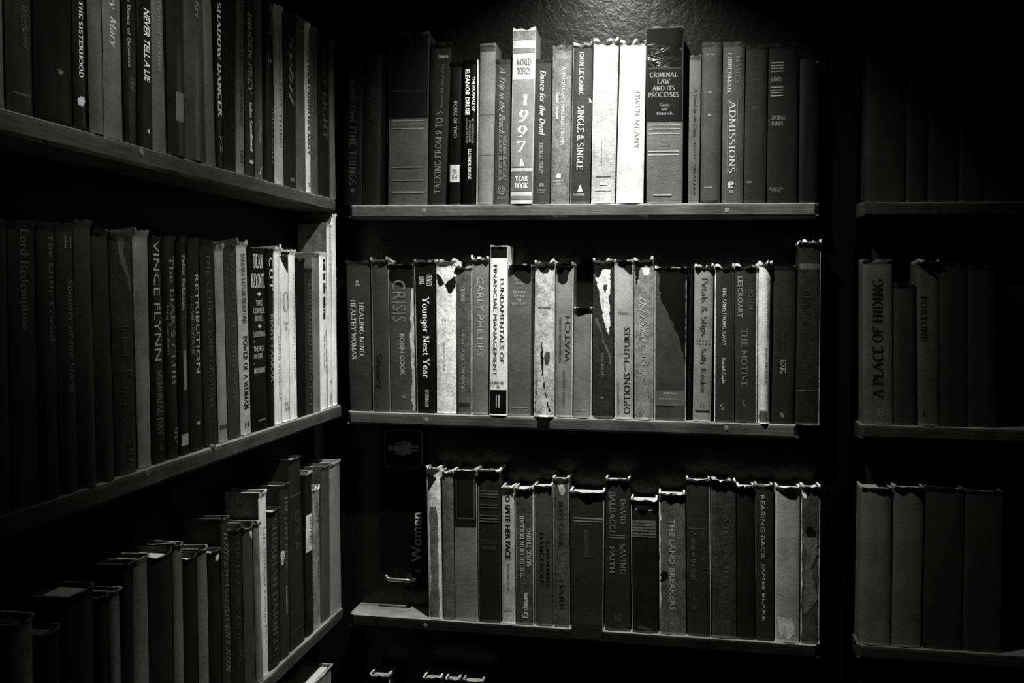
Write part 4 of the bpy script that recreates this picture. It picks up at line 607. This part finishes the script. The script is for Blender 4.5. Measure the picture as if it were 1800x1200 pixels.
# ---- left wall, middle row
G = 'books on the middle shelf of the left wall'
row(LEFT, ZL[1], 420, G, [
 D(b=-36, t=-44, r=19, rt=11, y=385, tone=.03, l='black book cut by the left frame edge, middle left shelf'),
 D(b=21, t=13, r=70, rt=60, y=388, tone=.04, tex='cloth', l='black book with dim bold script at its top, near the left frame edge', p=[T('Lord Redemption', 402, 580, .48, .4, tone=.14, bold=.02)]),
 D(b=71, t=62, r=103.5, rt=93, y=392, tone=.05, tex='cloth', bulge=.004, l='dark book titled The Little Friend in dim letters, middle left shelf', p=[T('The Little Friend', 410, 600, .55, .28, tone=.14, bold=.02)]),
 D(b=105, t=95, r=137, rt=126, y=393, tone=.06, tex='cloth', bulge=.004, l='dark book with curly title starting with Summer, middle left shelf', p=[M_('H', 415, 436, .5, .5, tone=.2), T('Summer of the Storm', 490, 690, .55, .34, tone=.2, shear=.3), A('Sands', 700, 750, .6, .24, tone=.1)]),
 D(b=138, t=128, r=168, rt=156.5, y=388, tone=.09, tex='cloth', bulge=.006, l='blank charcoal book with rounded lit right edge, middle left shelf'),
 D(b=170, t=160, r=201.5, rt=187.5, y=404, tone=.07, tex='cloth', bulge=.005, l='blank dark book, left of the one with a torn streak, middle left shelf'),
 D(b=204, t=190, r=240, rt=229, y=412, tone=.07, tex='worn', bulge=.003, l='dark book with a pale diagonal tear at its top, middle left shelf', p=[Pt([(415, .2, .6), (440, .3, .5), (460, .3, .6), (490, .65, .8), (520, .8, .88), (535, .86, .9)], .16, 'torn_patch'), A('Michael', 560, 625, .5, .3, tone=.12), Bd(650, 652, .14, .2, .8, 'gilt_rule'), T('ANGELS', 662, 740, .4, .3, tone=.1), M_('OD', 775, 810, .6, .3, 'd', tone=.12)]),
 D(b=243, t=231.5, r=265.5, rt=259, y=406, tone=.27, rough=.5, rim=.3, rag=.003, l='plain light grey book standing bright among dark ones, middle left shelf'),
 D(b=267, t=260.5, r=292, rt=281.5, y=416, tone=.035, rough=.35, l='black book with large capitals VINCE FLYNN, right of the plain light grey one', p=[A('VINCE FLYNN', 422, 634, .45, .48, tone=.5, sans=1), T('MEMORIAL DAY', 650, 765, .5, .4, tone=.25), M_('E', 782, 790, .5, .2, tone=.2)]),
 D(b=293.5, t=282.5, r=313.5, rt=306.5, y=416, tone=.035, rough=.35, l='black book with white title Liars, left of the public relations book', p=[T("The LIAR'S CLUB", 450, 675, .6, .36, tone=.35), A('Meg Gardiner', 535, 625, .2, .2, tone=.3), M_('qp', 750, 778, .6, .3, 'd', tone=.25)]),
 D(b=315, t=309, r=333, rt=326.5, y=416, tone=.03, rough=.35, l='black book titled Public Relations with a pale bar and square label', p=[T('Public Relations', 448, 545, .5, .36, tone=.4, bold=.03), Bd(615, 685, .28, .35, .65, 'spine_bar'), Bd(762, 782, .4, .12, .78, 'library_label'), T('Ideas in Action', 552, 612, .5, .4, tone=.16)]),
 D(b=334, t=327.5, r=358, rt=348.5, y=419, tone=.035, rough=.4, l='black book titled RETRIBUTION in pale capitals', p=[T('RETRIBUTION', 482, 655, .62, .3, tone=.5, sans=1), A('JILLIANE HOFFMAN', 520, 622, .22, .2, tone=.3), M_('●', 740, 746, .5, .3, tone=.4)]),
 D(b=359.5, t=350, r=382, rt=372, y=422, tone=.045, tex='cloth', l='dark grey book titled THE CLIENT, right of RETRIBUTION', p=[T('THE CLIENT', 445, 568, .5, .34, tone=.14), A('JOHN GRISHAM', 580, 714, .5, .34, tone=.12)]),
 D(b=384, t=375.5, r=400, rt=391.5, y=431, tone=.3, rough=.5, rim=.4, rag=.002, l='narrow plain pale book with a dark band near its foot, middle left shelf', p=[Bd(746, 753, .12, .1, .9)]),
 D(b=401, t=392, r=422, rt=412.5, y=431, tone=.08, tex='cloth', l='dark grey cloth book, left of POWER OF A WOMAN', p=[T('UNDER THE SURFACE', 445, 700, .5, .34, tone=.12)]),
 D(b=423, t=413.5, r=441, rt=432.5, y=425, tone=.42, rim=.5, rag=.003, l='pale book titled POWER OF A WOMAN in dark capitals', p=[A('BARBARA TAYLOR BRADFORD', 445, 567, .5, .36, tone=.02), T('POWER OF A WOMAN', 590, 718, .5, .46, tone=.02, bold=.015), M_('H', 741, 750, .5, .45, tone=.04)]),
 D(b=442, t=434, r=471, rt=465, y=436, tone=.014, rough=.35, l='black book with stacked white block text and small crosses, middle left shelf', p=[A('DEAN\nKOONTZ', 446, 506, .5, .78, 'h', .55, bold=.02), M_('✦', 512, 521, .5, .25, tone=.6), T('THREE\nCOMPLETE\nNOVELS', 527, 564, .5, .66, 'h', .45, bold=.02), M_('✦', 569, 577, .5, .25, tone=.6), T('LIGHTNING\n•\nTHE FACE\nOF FEAR\n•\nMIDNIGHT', 582, 655, .5, .7, 'h', .42, bold=.02), Bd(736, 739, .2, .35, .75, 'publisher_mark', 'worn')]),
 D(b=472, t=466, r=482, rt=479, y=438, tone=.018, rough=.35, l='narrow black book with curly white capitals, left of the first white one', p=[T('CUT', 452, 510, .5, .5, tone=.6), A('MARY FARRAR', 552, 672, .6, .55, tone=.35)]),
 D(b=482.5, t=480, r=495.5, rt=490.5, y=435, tone=.75, rim=.8, rag=.003, flare=.003, l='slim white book with faint small lettering, first of the white trio', p=[T('Cutting Loose Whirlwind', 450, 570, .55, .3, tone=.45), A('LAUREN WEISBERGER', 590, 704, .6, .4, tone=.4)]),
 D(b=496, t=491, r=509.5, rt=505.5, y=441, tone=.72, rim=.7, rag=.003, flare=.003, l='white book with dark torn head and oval emblem, middle of the white trio', p=[Pt([(443, .0, .98), (455, .02, .98), (466, .3, .98), (474, .6, .98), (478, .75, .9)], .03, 'head_shade_or_tear', 'paper'), M_('O', 512, 548, .5, .7, tone=.4), M_('WY\nB', 565, 580, .5, .5, tone=.08), M_('♪\nBEL\nIEVE', 697, 720, .55, .6, tone=.15)]),
 D(b=510, t=506, r=522.5, rt=517, y=440, tone=.78, rim=.7, rag=.002, l='white book with pale serif title, right one of the white trio', p=[T('Intelligence in Ideals', 480, 665, .6, .34, tone=.5)]),
 D(b=524, t=518, r=537.5, rt=533.5, y=456, tone=.015, rag=.003, l='black black book between the white trio and the imprisoned title'),
 D(b=538, t=534, r=550.5, rt=546.5, y=472, tone=.05, tex='cloth', l='short dark book with tall outlined capitals IMPRISONED', p=[T('IMPRISONED INNOCENT', 490, 715, .5, .46, tone=.12, bold=.01)]),
 D(b=551, t=547, r=563, rt=560, y=445, tone=.2, rough=.5, l='plain mid grey book, left of the tall white books by the corner'),
 D(b=563.5, t=560.5, r=575.5, rt=573, y=444, tone=.75, rim=.8, l='white book with bold dark italic title, beside a mid grey one near the corner', p=[T('kill in the mirror', 455, 562, .5, .38, tone=.03, bold=.05), A('Harry E. Stilwell, M.D.\nand the Survivors', 580, 656, .6, .5, tone=.1)]),
 D(b=576, t=573.5, r=584, rt=581.5, y=394, tone=.68, rim=.8, rag=.004, flare=.003, side=.2, l='tall frayed white book rising above its neighbours near the corner', p=[A('CAROLINE HEALD', 400, 500, .5, .35, tone=.4), M_('WILEY', 690, 714, .5, .4, 'd', tone=.4), Bd(667, 672, .45, .3, .7, 'publisher_mark')]),
 D(b=584.5, t=582, r=592.5, rt=590, y=378, tone=.78, rim=.8, side=.2, rag=.003, l='tallest white book pressed against the corner, middle left shelf', p=[T('I I I I I I I I I I', 470, 640, .75, .2, tone=.4, name='faded_lettering')]),
], gain=1.15)
# ---- left wall, lower row (lines given by two points on the spine plane)
G = 'books on the lower shelf of the left wall'
def L3(b, t, yt, r, rt, z, tone, l, yb=1190, **k): return D(b=b, t=t, yt=yt, yb=yb, r=r, rt=rt, y=z, tone=tone, l=l, **k)
row(LEFT, ZL[2], 1000, G, [
 L3(9, 7, 1100, 58, 57, 1088, .2, 'grey wrinkled book in the lower left corner of the photograph', tex='worn', bulge=.006, pages=.12),
 L3(62, 60, 1110, 105, 103, 1106, .05, 'dark book right of the wrinkled corner one, lower left shelf', bulge=.006, pages=.15),
 L3(108, 107, 1040, 165, 163, 1037, .04, 'wide dark book with dim page top, third from the left frame edge, lower left shelf', bulge=.006, pages=.25),
 L3(167, 165, 1050, 190, 187, 1046, .03, 'black book left of the short narrow grey one, lower left shelf', bulge=.004, pages=.15),
 L3(192, 189, 1050, 212, 209, 1036, .15, 'short narrow grey book standing lower than its right neighbours, lower left shelf', bulge=.003, tex='cloth', pages=.2),
 L3(214, 212, 1000, 234, 231.5, 989, .03, 'black book between the short narrow grey one and the wide plain grey one', bulge=.003, pages=.35),
 L3(235, 232.5, 990, 262, 258, 979, .17, 'wide plain grey book left of the thickest black one with pale page top', bulge=.003, tex='cloth', pages=.4),
 L3(263, 260, 985, 305, 301, 971, .035, 'thick black book with the broadest pale page top, lower left shelf', bulge=.005, tex='cloth', pages=.85, sag=.002),
 L3(306, 302.5, 975, 322.5, 319, 955, .17, 'plain grey book with curled head, right of the thick black broad topped one', bulge=.003, tex='cloth', rag=.003, pages=.5),
 L3(324, 321, 985, 347.5, 344, 976, .03, 'black book between two plain grey spines, right of the curled head one', bulge=.003, tex='cloth', pages=.85, sag=.002),
 L3(349, 345.5, 975, 367, 362.5, 963, .17, 'plain grey spine left of the glossy black book with chipped corner', bulge=.003, tex='cloth', rag=.002, pages=.5),
 L3(368, 365, 975, 391, 386, 968, .03, 'black glossy book with pale chipped corner, left of the slanted lettering', rough=.3, pages=.7, p=[Pt([(976, .5, .8), (986, .5, .8)], .6, 'scuff_mark')]),
 L3(392, 387, 930, 407, 400.5, 910, .06, 'tall dark book with slanted embossed letters down its spine, lower left shelf', tex='cloth', p=[T('WHITEWASH RIVERS RUN', 935, 1185, .5, .6, tone=.18, shear=.6)]),
 L3(408.5, 402, 935, 429, 424, 930, .035, 'low dark book with faint patterned lettering, right of the slanted letters', tex='cloth', rag=.003, p=[T('THE MAKEPEACE HOTEL', 950, 1170, .5, .3, tone=.09)]),
 L3(430, 425, 940, 449.5, 442.5, 926, .08, 'plain dark grey book with torn white headed corner, lower left shelf', tex='cloth', rag=.004, p=[Pt([(928, .5, .98), (940, .7, .98), (950, .85, .98)], .6)]),
 L3(450.5, 443.5, 940, 460.5, 453, 918, .2, 'slim mid grey book pressed against the narrow bright white one', bulge=.004),
 L3(461.5, 453.5, 880, 471.5, 467.5, 864, .7, 'narrow bright white book standing tall in the lower left row', pages=.75, side=.22, p=[T('Life Without Lesson Plan', 925, 1130, .5, .32, tone=.35)]),
 L3(472.5, 468.5, 905, 492, 489, 896, .045, 'black book with embossed capitals, right of the narrow bright white one', yb=1176, tex='cloth', p=[T('SHERMAN DARNELL', 912, 1150, .5, .42, tone=.14)]),
 L3(493, 490, 870, 508.5, 506.5, 851, .055, 'dark book titled THE LOST CODE with small label dots, lower left shelf', yb=1170, tex='cloth', p=[T('THE LOST CODE', 870, 1000, .6, .3, tone=.22), A('DAN BROWN', 1030, 1080, .6, .16, tone=.4), Pt([(965, .1, .3), (972, .05, .45), (990, .1, .25)], .5, 'scuff_mark')]),
 L3(510, 507, 850, 536.5, 528, 804, .045, 'tallest dark book with ruled bands, lower left shelf', yb=1150, tex='cloth', p=[Bd(868, 870, .12, .05, .95, 'gilt_rule'), Bd(1102, 1104, .1, .05, .95, 'gilt_rule'), T('U.S.A.', 898, 975, .5, .4, tone=.1, sans=1)]),
 L3(537.5, 535.5, 850, 551, 547.5, 829, .03, 'dark book with a tall white label down its upper spine, near the corner', yb=1124, rim=.4, rag=.002, p=[Bd(903, 968, .62, .05, .85, 'spine_label', 'worn'), T('RIVERA', 908, 960, .6, .3, tone=.08, on=1)]),
 L3(552, 549, 870, 564, 560, 857, .26, 'light worn book with chipped white top, third from the corner on the lower left shelf', yb=1108, tex='worn', rim=.7, rag=.004, p=[T('VISIT', 875, 920, .5, .3, tone=.12, sans=1), A('MARIAN', 985, 1030, .6, .2, tone=.12)]),
 L3(565, 564.5, 850, 580, 578.5, 818, .1, 'mid grey book with side cover showing, second from the corner on the lower left shelf', yb=1095, tex='cloth', rag=.002, pages=.65),
 L3(581, 580, 850, 600, 597, 812, .24, 'plain light grey book closest to the corner on the lower left shelf', yb=1080, tex='cloth', rag=.002),
], gain=1.35)
row(LEFT, -.895, 1190, 'books on the bottom shelf of the left wall', [
 D(b=548, t=548, yb=1198, yt=1192, r=582, rt=582, y=1184, tone=.35, pages=.75, rag=.001, rim=.6, l='pale book top with white pages peeking in at the bottom edge, under the left shelf'),
])
